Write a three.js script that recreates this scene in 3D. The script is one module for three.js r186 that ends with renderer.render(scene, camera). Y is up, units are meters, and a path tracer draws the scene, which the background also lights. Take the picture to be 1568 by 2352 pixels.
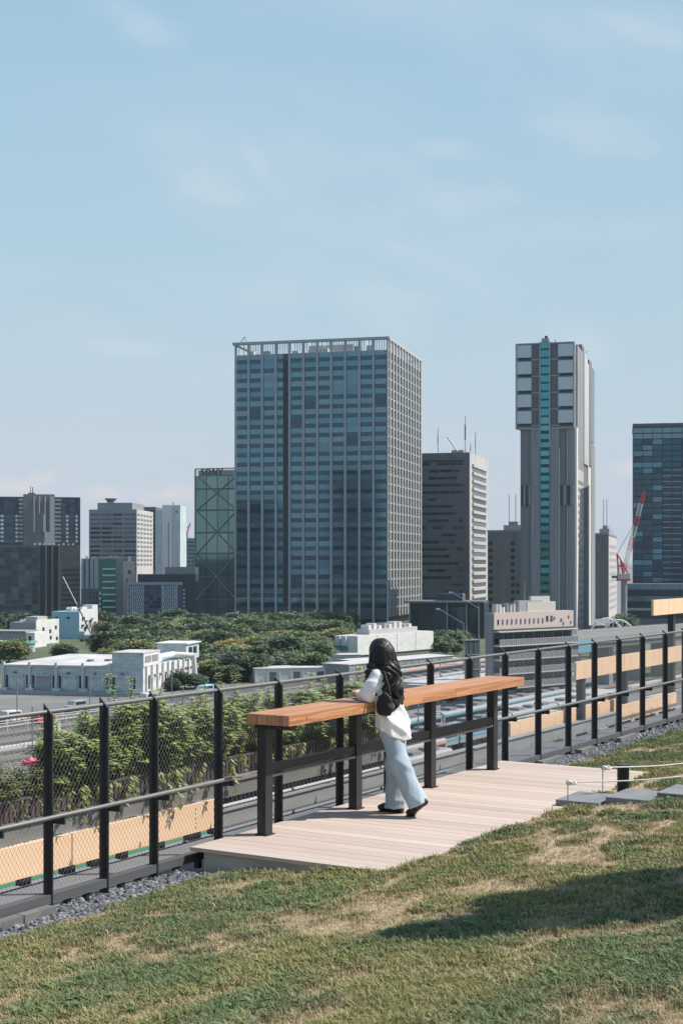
import * as THREE from 'three';
import { mergeGeometries } from 'three/addons/utils/BufferGeometryUtils.js';
import { TextGeometry } from 'three/addons/geometries/TextGeometry.js';
import { FontLoader } from 'three/addons/loaders/FontLoader.js';

// ---------- camera, sky, sun, exposure ----------
const EYE = 2.24, F = 3300, CX = 784, HY = 1297;            // the deck lies at y = 0; lens data in units of a 1568 x 2352 frame
const scene = new THREE.Scene();
const camera = new THREE.PerspectiveCamera(2 * Math.atan(1176 / F) * 180 / Math.PI, 1568 / 2352, 0.1, 9000);
camera.position.set(0, EYE, 0);
camera.setViewOffset(1568, 2352, 0, 1176 - HY, 1568, 2352);   // level camera with a rising lens, verticals stay upright
camera.focus = 13; camera.userData.fStop = 14;
const renderer = new THREE.WebGLRenderer({ antialias: true });
renderer.toneMapping = THREE.LinearToneMapping;
renderer.toneMappingExposure = 1.22;
renderer.shadowMap.enabled = true;
const SUN = new THREE.Vector3(0.628, 0.775, -0.065).normalize();
const sun = new THREE.DirectionalLight(new THREE.Color().setRGB(1, 0.945, 0.86), 5);
sun.position.copy(SUN).multiplyScalar(400);
sun.castShadow = true; sun.shadow.radius = 1;
Object.assign(sun.shadow.camera, { left: -500, right: 500, top: 500, bottom: -500, near: 1, far: 2500 });
sun.name = 'sun';
scene.add(sun);

// ---------- small tools ----------
function rng(seed) { let s = seed | 0; return () => { s = (s + 0x6d2b79f5) | 0; let t = Math.imul(s ^ (s >>> 15), 1 | s); t = (t + Math.imul(t ^ (t >>> 7), 61 | t)) ^ t; return ((t ^ (t >>> 14)) >>> 0) / 4294967296; }; }
const R = rng(7);
const rr = (a, b) => a + (b - a) * R();
const lerp = (a, b, t) => a + (b - a) * t, clamp = (x, a = 0, b = 1) => Math.min(b, Math.max(a, x)), smooth = (a, b, x) => { const t = clamp((x - a) / (b - a)); return t * t * (3 - 2 * t); };
function hash(x, y, z) { let h = Math.imul(x | 0, 374761393) + Math.imul(y | 0, 668265263) + Math.imul(z | 0, 2147483647 ^ 1274126177); h = Math.imul(h ^ (h >>> 13), 1274126177); h ^= h >>> 16; return (h >>> 0) / 4294967296; }
function noise(x, y, z = 0) {
  const xi = Math.floor(x), yi = Math.floor(y), zi = Math.floor(z), f = (t) => t * t * (3 - 2 * t), u = f(x - xi), v = f(y - yi), w = f(z - zi);
  const L = (k) => lerp(lerp(hash(xi, yi, zi + k), hash(xi + 1, yi, zi + k), u), lerp(hash(xi, yi + 1, zi + k), hash(xi + 1, yi + 1, zi + k), u), v);
  return lerp(L(0), L(1), w);
}
function fbm(x, y, z = 0, o = 4) { let s = 0, a = 0.5, n = 0; for (let i = 0; i < o; i++) { s += a * noise(x, y, z); n += a; a *= 0.5; x = x * 2.03 + 11.7; y = y * 2.03 + 5.3; z = z * 2.03 + 3.1; } return s / n; }

{ // sky: clear air with thin high cloud and a few small cumulus on the horizon
  const W = 1536, H = 768, data = new Float32Array(W * H * 4);
  const stops = [[-90, 0.20, 0.22, 0.23], [-3, 0.40, 0.44, 0.48], [0, 0.585, 0.635, 0.70], [3, 0.58, 0.655, 0.735], [7, 0.52, 0.65, 0.745], [12, 0.445, 0.63, 0.75], [21, 0.365, 0.565, 0.735], [40, 0.185, 0.355, 0.60], [90, 0.075, 0.185, 0.42]];
  const puffs = []; const q = rng(31);
  for (let i = 0; i < 34; i++) puffs.push([q() * 360 - 180, 2.2 + q() * 1.6, 0.8 + q() * 2.2, 0.3 + q() * 0.4]);
  const streaks = []; for (let i = 0; i < 46; i++) streaks.push([q() * 360 - 180, 8 + q() * 16, 2 + q() * 3, 0.5 + q() * 1.1, q() * 0.5 - 0.1]); streaks.push([-5.2, 14.6, 3.2, 0.9, 0.1], [-3.0, 15.2, 1.6, 0.8, 0.9], [4.4, 16.0, 2.4, 0.7, 0.1], [-9, 8.5, 3, 0.5, 0]);
  puffs.push([-11.7, 3.25, 0.75, 0.5], [-9.4, 2.75, 1.7, 0.4], [-7.6, 2.55, 1.2, 0.3]);
  for (let j = 0; j < H; j++) for (let i = 0; i < W; i++) {
    const el = (j + 0.5) / H * 180 - 90, a = ((i + 0.5) / W - 0.5) * 2 * Math.PI, ce = Math.cos(el * Math.PI / 180);
    const dx = Math.cos(a) * ce, dz = Math.sin(a) * ce, dy = Math.sin(el * Math.PI / 180), az = Math.atan2(dx, -dz) * 180 / Math.PI;   // azimuth 0 is straight ahead
    let k = 0; while (k < stops.length - 2 && el > stops[k + 1][0]) k++;
    const t = smooth(0, 1, 0) + clamp((el - stops[k][0]) / (stops[k + 1][0] - stops[k][0]));
    let c = [1, 2, 3].map((m) => lerp(stops[k][m], stops[k + 1][m], t));
    const g = Math.max(0, dx * SUN.x + dy * SUN.y + dz * SUN.z);
    const halo = 0.5 * Math.pow(g, 40) + 0.16 * Math.pow(g, 6);
    c = c.map((v, m) => v + halo * [1, 0.97, 0.9][m]);
    if (el > 0) {
      const s = 1 / (dy + 0.16), wx = dx * s, wz = dz * s;
      const fade = smooth(3, 9, el) * (1 - smooth(35, 70, el)), w0 = fade ? smooth(0.45, 0.78, fbm(wx * 2.3 + 3.2 + 0.8 * wz, wz * 3.4 + 8.1 + 0.9 * noise(wx * 3, wz * 3, 4), 1.5, 5)) * fade : 0, wisp = w0 ? w0 * (0.25 + 0.95 * fbm(wx * 14 + wz * 6, wz * 9, 2, 3)) : 0;
      c = c.map((v, m) => lerp(v, [0.66, 0.735, 0.81][m], 0.38 * wisp));
      let st = 0, sf = -1; if (el > 4 && el < 30) for (const [pa, pe, pw, ph, tilt] of streaks) { let da = az - pa; if (da > 180) da -= 360; if (da < -180) da += 360; if (Math.abs(da) > 2.2 * pw) continue; const e2 = el - pe + tilt * da, hd = 1 - Math.hypot(da / pw, e2 / ph); if (hd < -0.6) continue; if (sf < 0) sf = fbm(az * 0.9 + el * 0.5, el * 1.9, 6, 4); st = Math.max(st, smooth(0, 1, hd + 1.1 * (sf - 0.5))); }
      c = c.map((v, m) => lerp(v, [0.64, 0.73, 0.81][m], 0.36 * st));
      let p = 0, pf = -1;
      if (el < 8) for (const [pa, pe, pw, ph] of puffs) {
        let da = az - pa; if (da > 180) da -= 360; if (da < -180) da += 360;
        if (Math.abs(da) > pw * 2) continue;
        const hd = 1 - Math.hypot(da / pw, (el - pe) / (el > pe ? ph : ph * 0.5)); if (hd < -0.5) continue; if (pf < 0) pf = fbm(az * 3, el * 5, 3, 4); const b = hd + 0.9 * (pf - 0.5);
        p = Math.max(p, smooth(0.05, 0.75, b));
      }
      c = c.map((v, m) => lerp(v, [0.80, 0.735, 0.735][m], 0.6 * p));
    }
    const o = (j * W + i) * 4; data[o] = c[0] / 1.22; data[o + 1] = c[1] / 1.22; data[o + 2] = c[2] / 1.22; data[o + 3] = 1;
  }
  const sky = new THREE.DataTexture(data, W, H, THREE.RGBAFormat, THREE.FloatType);
  sky.mapping = THREE.EquirectangularReflectionMapping; sky.magFilter = sky.minFilter = THREE.LinearFilter; sky.wrapS = THREE.RepeatWrapping; sky.needsUpdate = true;
  scene.background = sky; scene.environment = sky;
}

// ---------- materials and textures ----------
function mat(r, g, b, rough = 0.8, metal = 0, more = {}) { const m = new THREE.MeshPhysicalMaterial({ roughness: rough, metalness: metal, ...more }); m.color.setRGB(r, g, b); return m; }
function tex(w, h, f, srgb = true) {
  const d = new Uint8Array(w * h * 4);
  for (let y = 0; y < h; y++) for (let x = 0; x < w; x++) { const c = f(x / w, y / h, x, y), o = (y * w + x) * 4; for (let k = 0; k < 3; k++) d[o + k] = clamp(Array.isArray(c) ? c[k] : c) * 255; d[o + 3] = 255; }
  const t = new THREE.DataTexture(d, w, h); t.wrapS = t.wrapT = THREE.RepeatWrapping; t.magFilter = THREE.LinearFilter; t.minFilter = THREE.LinearMipmapLinearFilter; t.generateMipmaps = true;
  if (srgb) t.colorSpace = THREE.SRGBColorSpace; t.needsUpdate = true; return t;
}
const toS = (v) => (v <= 0.0031308 ? 12.92 * v : 1.055 * Math.pow(v, 1 / 2.4) - 0.055);
const S3 = (r, g, b, k = 1) => [toS(r * k), toS(g * k), toS(b * k)];
// wood grain: u runs along the board (one repeat = 4 m), v across (one repeat = 1 m)
function woodTex(base, dark, knots, contrast, seed) {
  const q = rng(seed), K = []; for (let i = 0; i < knots; i++) K.push([q() * 4, q(), 0.008 + q() * 0.012]);
  return tex(1024, 512, (u, v) => {
    const x = u * 4, y = v; let warp = 0, kn = 0;
    for (const [kx, ky, kr] of K) { const dx = (x - kx) / 3, dy = y - ky, d = Math.hypot(dx, dy); warp += Math.sign(dy || 1) * 0.02 * Math.exp(-d * d / (kr * kr * 8)); kn = Math.max(kn, smooth(kr, kr * 0.4, Math.hypot(x - kx, (y - ky) * 1.2))); }
    const g = fbm(x * 1.3, (y + warp) * 90 + 2 * noise(x * 0.7, y * 9), seed, 3), f = fbm(x * 14, y * 300, seed + 4, 2), l = fbm(x * 0.8, y * 6, seed + 9, 2);
    const m = clamp(contrast * (0.75 * g + 0.25 * f - 0.5) + 0.42 * (l - 0.5) + 0.35 + kn * 0.75);
    return S3(lerp(base[0], dark[0], m), lerp(base[1], dark[1], m), lerp(base[2], dark[2], m));
  });
}
const grainTex = (base, amp, sx, sy, seed, w = 256) => tex(w, w, (u, v) => { const n = 1 + amp * (fbm(u * sx, v * sy, seed, 4) - 0.5) * 2 + amp * 0.6 * (hash(u * w, v * w, seed) - 0.5); return S3(base[0], base[1], base[2], n); });
const withMap = (m, map, rep = [1, 1]) => { m.map = map.clone(); m.map.repeat.set(...rep); m.map.needsUpdate = true; m.color.setRGB(1, 1, 1); return m; };

// ---------- scene tools ----------
const taken = new Map();
function numbered(n) { const k = taken.get(n) ?? 0; taken.set(n, k + 1); return k ? n + '_' + String(k).padStart(3, '0') : n; }
function tag(o, label, category, group, kind) { o.userData = { ...o.userData, label, category }; if (group) o.userData.group = group; if (kind) o.userData.kind = kind; return o; }
function thing(name, label, category, group) { const o = new THREE.Group(); o.name = numbered(name); scene.add(o); return tag(o, label, category, group); }
function shade(m) { m.castShadow = m.receiveShadow = true; return m; }
function add(parent, name, geo, m) { const o = shade(new THREE.Mesh(geo, m)); o.name = parent === scene ? numbered(name) : name; parent.add(o); return o; }
const UNIT = new THREE.BoxGeometry(1, 1, 1), ROD = new THREE.CylinderGeometry(1, 1, 1, 8);
function box(parent, name, m, x0, x1, y0, y1, z0, z1) { const o = add(parent, name, UNIT, m); o.position.set((x0 + x1) / 2, (y0 + y1) / 2, (z0 + z1) / 2); o.scale.set(Math.abs(x1 - x0), Math.abs(y1 - y0), Math.abs(z1 - z0)); return o; }
function rod(parent, name, m, a, b, r, r2 = r) {   // a straight round bar
  const A = new THREE.Vector3(...a), B = new THREE.Vector3(...b), o = add(parent, name, ROD, m);
  o.position.copy(A).add(B).multiplyScalar(0.5); o.scale.set(r, A.distanceTo(B), r2); o.quaternion.setFromUnitVectors(new THREE.Vector3(0, 1, 0), B.clone().sub(A).normalize()); return o;
}
function struct(name, geo, m) { const o = add(scene, name, geo, m); o.userData.kind = 'structure'; return o; }
// a box with uv in metres, u along x and v along the other direction, shifted so that no two pieces show the same grain
function grainBox(w, h, d, ou = R() * 4, ov = R(), bevel = 0) {
  let g;
  if (bevel) { const s = new THREE.Shape(), a = d / 2 - bevel, b = h / 2 - bevel; s.moveTo(-a, -b); s.lineTo(a, -b); s.lineTo(a, b); s.lineTo(-a, b); s.closePath(); g = new THREE.ExtrudeGeometry(s, { depth: w - 2 * bevel, bevelEnabled: true, bevelSize: bevel, bevelThickness: bevel, bevelSegments: 1, steps: 1 }); g.translate(0, 0, -w / 2 + bevel); g.rotateY(Math.PI / 2); }
  else g = new THREE.BoxGeometry(w, h, d);
  const p = g.attributes.position, n = g.attributes.normal, uv = g.attributes.uv;
  for (let i = 0; i < p.count; i++) {
    const x = p.getX(i), y = p.getY(i), z = p.getZ(i), ax = Math.abs(n.getX(i)), ay = Math.abs(n.getY(i));
    if (ax > 0.7) uv.setXY(i, ou + y * 0.02, ov + z); else uv.setXY(i, (ou + x) / 4, ov + (ay > 0.7 ? z : z * 0.2 + y + 0.31));
  }
  return g;
}
// many thin straight bars in one geometry
function bars(list, r, sides = 3) {
  const pos = [], idx = [], nor = []; const u = new THREE.Vector3(), v = new THREE.Vector3(), d = new THREE.Vector3();
  for (const [a, b] of list) {
    d.set(b[0] - a[0], b[1] - a[1], b[2] - a[2]).normalize(); u.set(Math.abs(d.y) > 0.9 ? 1 : 0, Math.abs(d.y) > 0.9 ? 0 : 1, 0).cross(d).normalize(); v.copy(d).cross(u);
    const o = pos.length / 3;
    for (let k = 0; k < sides; k++) { const c = Math.cos(k / sides * 6.2832), s = Math.sin(k / sides * 6.2832), nx = u.x * c + v.x * s, ny = u.y * c + v.y * s, nz = u.z * c + v.z * s; for (const e of [a, b]) { pos.push(e[0] + nx * r, e[1] + ny * r, e[2] + nz * r); nor.push(nx, ny, nz); } }
    for (let k = 0; k < sides; k++) { const i = o + k * 2, j = o + ((k + 1) % sides) * 2; idx.push(i, j, i + 1, j, j + 1, i + 1); }
  }
  const g = new THREE.BufferGeometry(); g.setAttribute('position', new THREE.Float32BufferAttribute(pos, 3)); g.setAttribute('normal', new THREE.Float32BufferAttribute(nor, 3)); g.setIndex(idx); return g;
}
const V = (x, y, z) => new THREE.Vector3(x, y, z);
function boxesGeo(list) { return mergeGeometries(list.map(([x0, x1, y0, y1, z0, z1]) => new THREE.BoxGeometry(Math.abs(x1 - x0), Math.abs(y1 - y0), Math.abs(z1 - z0)).translate((x0 + x1) / 2, (y0 + y1) / 2, (z0 + z1) / 2))); }

// frame of the terrace: x runs along the fence, z from the fence towards the lawn, y = 0 is the deck
const TA = V(-1.205, 0, -11.40), TY = 59 * Math.PI / 180, TC = Math.cos(TY), TS = Math.sin(TY);
const T = (t, y, n) => V(TA.x + TC * t + TS * n, y, TA.z - TS * t + TC * n);
function onTerrace(o, t = 0, y = 0, n = 0) { o.position.copy(T(t, y, n)); o.rotation.y = TY; return o; }
function tAt(px, n) { const a = (px - CX) / F; return (a * (11.40 - TC * n) - TA.x - TS * n) / (TC - TS * a); }   // where a sight line crosses the line n = const
const lawnY = (n) => -0.2 + 0.11 * n;
function lawnHit(px, py) { const a = (px - CX) / F, b = (py - HY) / F, k0 = TS * -TA.x - TC * -11.40 , k1 = TS * a - TC; const z = (EYE + 0.2 - 0.11 * k0) / (b + 0.11 * k1); const X = a * z, n = k0 + k1 * z, t = TC * (X - TA.x) + TS * (z - 11.40); return { t, n, y: lawnY(n), z, X }; }
// stepping stones on the lawn, as [t0, t1, n0, n1] in the terrace frame
const slabs = (() => { const out = []; for (const [ax, ay] of [[1277, 1852], [1391, 1846], [1509, 1836]]) { const a = lawnHit(ax, ay); out.push([a.t - 0.02, a.t + 0.56, a.n, a.n + 0.42]); } const l = out[2]; out.push([l[0] + 0.5, l[1] + 0.5, l[2] + 0.72, l[3] + 0.72]); return out; })();
// ================= roof terrace =================
// worn lawn: one field of growth used for the ground and for the blades
const growth = (t, n) => {
  const worn = 0.40 * smooth(0.5, 0.0, Math.abs(n - 2.6 - 0.3 * Math.sin(t * 0.9 + 1) + 0.9 * (fbm(t * 0.8, n * 0.8, 9, 3) - 0.5))) * smooth(0.35, 0.6, noise(t * 0.75 + 2, n * 0.4, 12)) + 0.3 * smooth(0.4, 0, Math.abs(n - 0.95 - 0.3 * (fbm(t, n, 3, 2) - 0.5))) * smooth(0.3, 0.6, noise(t * 0.9 + 5, 3, 1));
  return clamp(0.37 + 0.7 * (fbm(t * 0.8 + 4, n * 1.3, 5, 4) - 0.3) + 1.9 * (fbm(t * 3.2, n * 4.4, 2, 4) - 0.5) - worn);
};
{
  const t0 = -14, t1 = 34, n0 = 0.33, n1 = 14;
  const map = tex(1152, 480, (u, v) => {
    const t = lerp(t0, t1, u), n = lerp(n0, n1, v), g = growth(t, n), f = fbm(t * 16, n * 16, 6, 3), s = hash(u * 1152, v * 480, 2);
    const k = smooth(0.25, 0.62, g + 0.5 * (f - 0.5)), b = 0.72 + 0.3 * f + 0.26 * s;
    return S3(lerp(0.38, 0.19, k) * b, lerp(0.285, 0.175, k) * b, lerp(0.19, 0.08, k) * b);
  });
  map.wrapS = map.wrapT = THREE.ClampToEdgeWrapping;
  const g = new THREE.PlaneGeometry(t1 - t0, n1 - n0, 240, 90), p = g.attributes.position, uv = g.attributes.uv;
  for (let i = 0; i < p.count; i++) {
    const t = p.getX(i) + (t0 + t1) / 2, n = (n0 + n1) / 2 - p.getY(i), flat = smooth(0, 0.5, Math.max(-0.25 - t, t - 6.2, n - 2.1));
    uv.setXY(i, (t - t0) / (t1 - t0), (n - n0) / (n1 - n0)); p.setXYZ(i, t, lawnY(n) - 0.008 + 0.035 * (fbm(t * 1.7, n * 1.7, 1, 3) - 0.5) * flat, n);
  }
  g.computeVertexNormals();
  const o = struct('lawn', g, mat(1, 1, 1, 0.95)); o.material.map = map; onTerrace(o);
  o.userData.label = 'sloping lawn with worn straw coloured patches';
  // the roof slab below it
  const slab = struct('terrace_slab', boxesGeo([[-14, 34, -0.75, -0.30, 0.02, 14]]), mat(0.32, 0.31, 0.30, 0.9)); onTerrace(slab);
}
{ // grass blades
  const tuft = (lean, blades, w, h, seed) => {
    const q = rng(seed), pos = [], idx = [];
    for (let i = 0; i < blades; i++) {
      const a = q() * 6.283, r = Math.sqrt(q()) * 0.022, x = Math.cos(a) * r, z = Math.sin(a) * r, d = q() * 6.283, L = h * (0.55 + 0.6 * q()), l = lean * (0.3 + q()), fx = Math.cos(d), fz = Math.sin(d), sx = -fz * w / 2, sz = fx * w / 2, o = pos.length / 3;
      pos.push(x - sx, -0.006, z - sz, x + sx, -0.006, z + sz, x - sx * 0.8 + fx * l * L * 0.35, L * 0.6, z - sz * 0.8 + fz * l * L * 0.35, x + sx * 0.8 + fx * l * L * 0.35, L * 0.6, z + sz * 0.8 + fz * l * L * 0.35, x + fx * l * L, L * (1 - 0.25 * l), z + fz * l * L);
      idx.push(o, o + 1, o + 2, o + 1, o + 3, o + 2, o + 2, o + 3, o + 4);
    }
    const g = new THREE.BufferGeometry(); g.setAttribute('position', new THREE.Float32BufferAttribute(pos, 3)); g.setIndex(idx); g.computeVertexNormals(); return g;
  };
  const kinds = [[tuft(0.8, 9, 0.0034, 0.030, 1), []], [tuft(1.3, 9, 0.0034, 0.026, 2), []], [tuft(0.9, 7, 0.010, 0.045, 3), []]];
  const q = rng(99), m4 = new THREE.Matrix4(), col = new THREE.Color();
  let tries = 0, made = 0;
  while (made < 190000 && tries < 3000000) {
    tries++;
    const z = 4.6 + 24 * q() * q(), X = (q() * 2 - 1) * (0.31 * z + 0.4), t = TC * (X - TA.x) + TS * (z - 11.40), n = TS * (X - TA.x) - TC * (z - 11.40);
    if (n < 0.36 + 0.06 * (noise(t * 9, 2) - 0.5) || (t > -0.02 && t < 5.9 && n < 1.86) || n > 13) continue;
    if (slabs.some((s) => t > s[0] - 0.02 && t < s[1] + 0.02 && n > s[2] - 0.02 && n < s[3] + 0.02)) continue;
    const w = growth(t, n) + 0.25 * (q() - 0.5), k = smooth(0.12, 0.5, w);
    if (q() > 0.26 + 0.74 * k) continue;
    made++;
    const edge = Math.min(Math.abs(n - 1.86) + (t > 0 && t < 5.9 ? 0 : 9), t < 0 && t > -0.2 && n < 1.9 ? -t : 9), s = (0.65 + 0.6 * q() + 0.7 * Math.pow(q(), 6)) * (0.62 + 0.55 * k) * (edge < 0.08 ? 1.35 : 1), ry = q() * 6.283;
    const weed = w > 0.5 && q() < 0.08 && noise(t * 1.6, n * 1.6, 8) > 0.5, kind = weed ? 2 : q() < 0.5 ? 0 : 1;
    const c = Math.cos(ry) * s, d = Math.sin(ry) * s; m4.set(c, 0, d, t, 0, s * (weed ? 0.8 : 1), 0, lawnY(n) + 0.002, -d, 0, c, n, 0, 0, 0, 1);
    const dry = smooth(0.58, 0.08, w + 0.45 * (q() - 0.5)), yl = clamp(smooth(0.35, 0.7, fbm(t * 1.1 + 7, n * 1.6, 4, 3)) + 0.5 * (q() - 0.5)), b = 0.82 + 0.36 * q();
    if (weed) col.setRGB(0.11 * b, 0.20 * b, 0.065 * b); else col.setRGB(lerp(lerp(0.13, 0.255, yl), 0.47, dry) * b, lerp(lerp(0.17, 0.235, yl), 0.375, dry) * b, lerp(lerp(0.07, 0.082, yl), 0.215, dry) * b);
    kinds[kind][1].push([m4.clone(), col.clone()]);
  }
  const gm = mat(1, 1, 1, 0.75, 0, { side: THREE.DoubleSide });
  const labels = ['short green and yellowing grass blades growing over the lawn', 'low straw tinted grass blades lying among the green turf', 'small broad leaved weeds dotted through the turf'], names = ['grass', 'dry_grass', 'lawn_weed'];
  kinds.forEach(([g, list], i) => {
    const im = shade(new THREE.InstancedMesh(g, gm, list.length)); list.forEach(([m, c], j) => { im.setMatrixAt(j, m); im.setColorAt(j, c); });
    im.name = names[i]; scene.add(im); onTerrace(im); tag(im, labels[i], i == 2 ? 'weeds' : 'grass', null, 'stuff');
  });
}
{ // gravel strip
  const stone = (seed) => { const g = new THREE.IcosahedronGeometry(1, 1), p = g.attributes.position; for (let i = 0; i < p.count; i++) { const x = p.getX(i), y = p.getY(i), z = p.getZ(i), k = 0.7 + 0.6 * noise(x * 1.3 + seed * 9, y * 1.3, z * 1.3); p.setXYZ(i, x * k * 1.2, y * k * 0.7, z * k * 0.9); } g.computeVertexNormals(); return g; };
  const bed = struct('gravel_bed', boxesGeo([[-14, -0.05, -0.32, -0.205, -0.06, 0.40], [5.9, 34, -0.32, -0.205, -0.06, 0.40]]), mat(0.09, 0.09, 0.10, 0.95)); onTerrace(bed);
  const q = rng(5), m4 = new THREE.Matrix4(), e = new THREE.Euler(), qu = new THREE.Quaternion(), col = new THREE.Color(), geos = [stone(1), stone(2)], lists = [[], []];
  for (let i = 0; i < 11000; i++) {
    const left = q() < 0.45, t = left ? -4.6 + 4.55 * q() : 5.92 + 13 * q() * q() , n = -0.05 + 0.45 * q(), s = 0.010 + 0.013 * q() * (1 + q());
    e.set(q() * 6, q() * 6, q() * 6); qu.setFromEuler(e); m4.compose(V(t, -0.2 + 0.014 * q() + (n > 0.3 ? 0.02 : 0), n), qu, V(s, s, s)); const b = 0.07 + 0.30 * q() * q(); col.setRGB(b * 0.98, b, b * 1.08);
    lists[i & 1].push([m4.clone(), col.clone()]);
  }
  const gm = mat(1, 1, 1, 0.85);
  lists.forEach((list, i) => { const im = shade(new THREE.InstancedMesh(geos[i], gm, list.length)); list.forEach(([m, c], j) => { im.setMatrixAt(j, m); im.setColorAt(j, c); }); im.name = numbered('gravel'); scene.add(im); onTerrace(im); tag(im, i ? 'flat bluish chips mixed into the gravel strip along the fence' : 'loose grey gravel stones in the strip along the fence', 'gravel', null, 'stuff'); });
}
const M = {
  post: withMap(mat(1, 1, 1, 0.55, 0.3), grainTex([0.042, 0.042, 0.044], 0.35, 14, 14, 3)),
  rail: withMap(mat(1, 1, 1, 0.5, 0.55), grainTex([0.20, 0.198, 0.195], 0.3, 20, 20, 4)),
  steel: mat(0.16, 0.16, 0.165, 0.5, 0.5), wire: mat(0.42, 0.42, 0.43, 0.4, 0.7),
  dark: mat(0.02, 0.02, 0.022, 0.7), black: mat(0.008, 0.008, 0.009, 0.8),
  block: withMap(mat(1, 1, 1, 0.85), grainTex([0.16, 0.16, 0.155], 0.35, 12, 12, 5)),
  concrete: withMap(mat(1, 1, 1, 0.9), grainTex([0.42, 0.37, 0.31], 0.3, 6, 6, 6)),
};
// deck
{
  const D = thing('wooden_deck', 'low pinkish beige plank deck beside the mesh fence', 'deck'); onTerrace(D);
  const maps = [0, 1, 2].map((i) => woodTex([[0.58, 0.485, 0.425], [0.565, 0.45, 0.395], [0.59, 0.50, 0.44]][i], [[0.44, 0.345, 0.295], [0.425, 0.325, 0.28], [0.455, 0.37, 0.31]][i], 0, 0.85, 40 + i));
  const ms = maps.flatMap((m) => [1, 0.93, 0.87].map((k) => { const o = mat(k, k * 0.985, k * 0.97, 0.72); o.map = m; return o; }));
  const N = 40, L = 5.87, w = L / N, gs = [0, 1, 2, 3, 4].map(() => grainBox(1.815, 0.03, w - 0.005, undefined, undefined, 0.003).rotateY(Math.PI / 2));
  for (let i = 0; i < N; i++) { const o = add(D, 'plank', gs[Math.floor(R() * 5)], ms[Math.floor(R() * 9)]); o.position.set((i + 0.5) * w, -0.015 + 0.0008 * R(), 0.91); }
  const f = add(D, 'fascia', grainBox(1.70, 0.19, 0.03).rotateY(Math.PI / 2), M.concrete); f.position.set(0.045, -0.126, 0.97);
  const f2 = add(D, 'fascia', grainBox(5.78, 0.19, 0.03), M.concrete); f2.position.set(2.935, -0.127, 1.79);
  const f3 = add(D, 'fascia', grainBox(1.70, 0.19, 0.03).rotateY(Math.PI / 2), M.concrete); f3.position.set(5.825, -0.127, 0.95);
  for (const x of [0.35, 1.6, 2.9, 4.2, 5.5]) box(D, 'joist', M.dark, x - 0.03, x + 0.03, -0.21, -0.033, 0.12, 1.76);
}
// bar counter
{
  const B = thing('bar_counter', 'long orange timber bar counter on dark steel posts', 'bar counter'); onTerrace(B);
  const ws = [1, 2, 3].map((i) => { const o = mat(1, 1, 1, 0.5); o.map = woodTex([0.58, 0.285, 0.14], [0.24, 0.088, 0.036], 22, 1.7, 60 + i); return o; });
  const y = 1.015, th = 0.086, splits = [[0.6, 2.42, 4.0, 5.29], [0.6, 3.05, 5.29], [0.6, 1.9, 3.9, 5.29], [0.6, 3.62, 5.29]];
  splits.forEach((s, r) => { const n0 = 0.13 + r * 0.105; for (let i = 0; i + 1 < s.length; i++) { const o = add(B, 'board', grainBox(s[i + 1] - s[i] - 0.004, th, 0.1015, undefined, undefined, 0.003), ws[(r + i) % 3]); o.position.set((s[i] + s[i + 1]) / 2, y - th / 2, n0 + 0.0525); } });
    for (const t of [0.74, 2.22, 3.70, 5.17]) {
    const p = add(B, 'post', grainBox(0.9, 0.10, 0.085, 0, 0, 0.004).rotateZ(Math.PI / 2), M.post); p.position.set(t, 0.452, 0.22);
    box(B, 'bearer', M.post, t - 0.045, t + 0.045, 0.885, 0.927, 0.15, 0.50);
    box(B, 'foot_plate', M.post, t - 0.065, t + 0.065, 0.001, 0.01, 0.165, 0.28);
  }
  for (const [a, b] of [[0.79, 2.17], [2.27, 3.65], [3.75, 5.12]]) { const o = add(B, 'rail', grainBox(b - a, 0.075, 0.05, 0, 0, 0.003), M.post); o.position.set((a + b) / 2, 0.545, 0.225); const l = add(B, 'rail_lip', grainBox(b - a, 0.022, 0.04), M.rail); l.position.set((a + b) / 2, 0.485, 0.235); }
}
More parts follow.
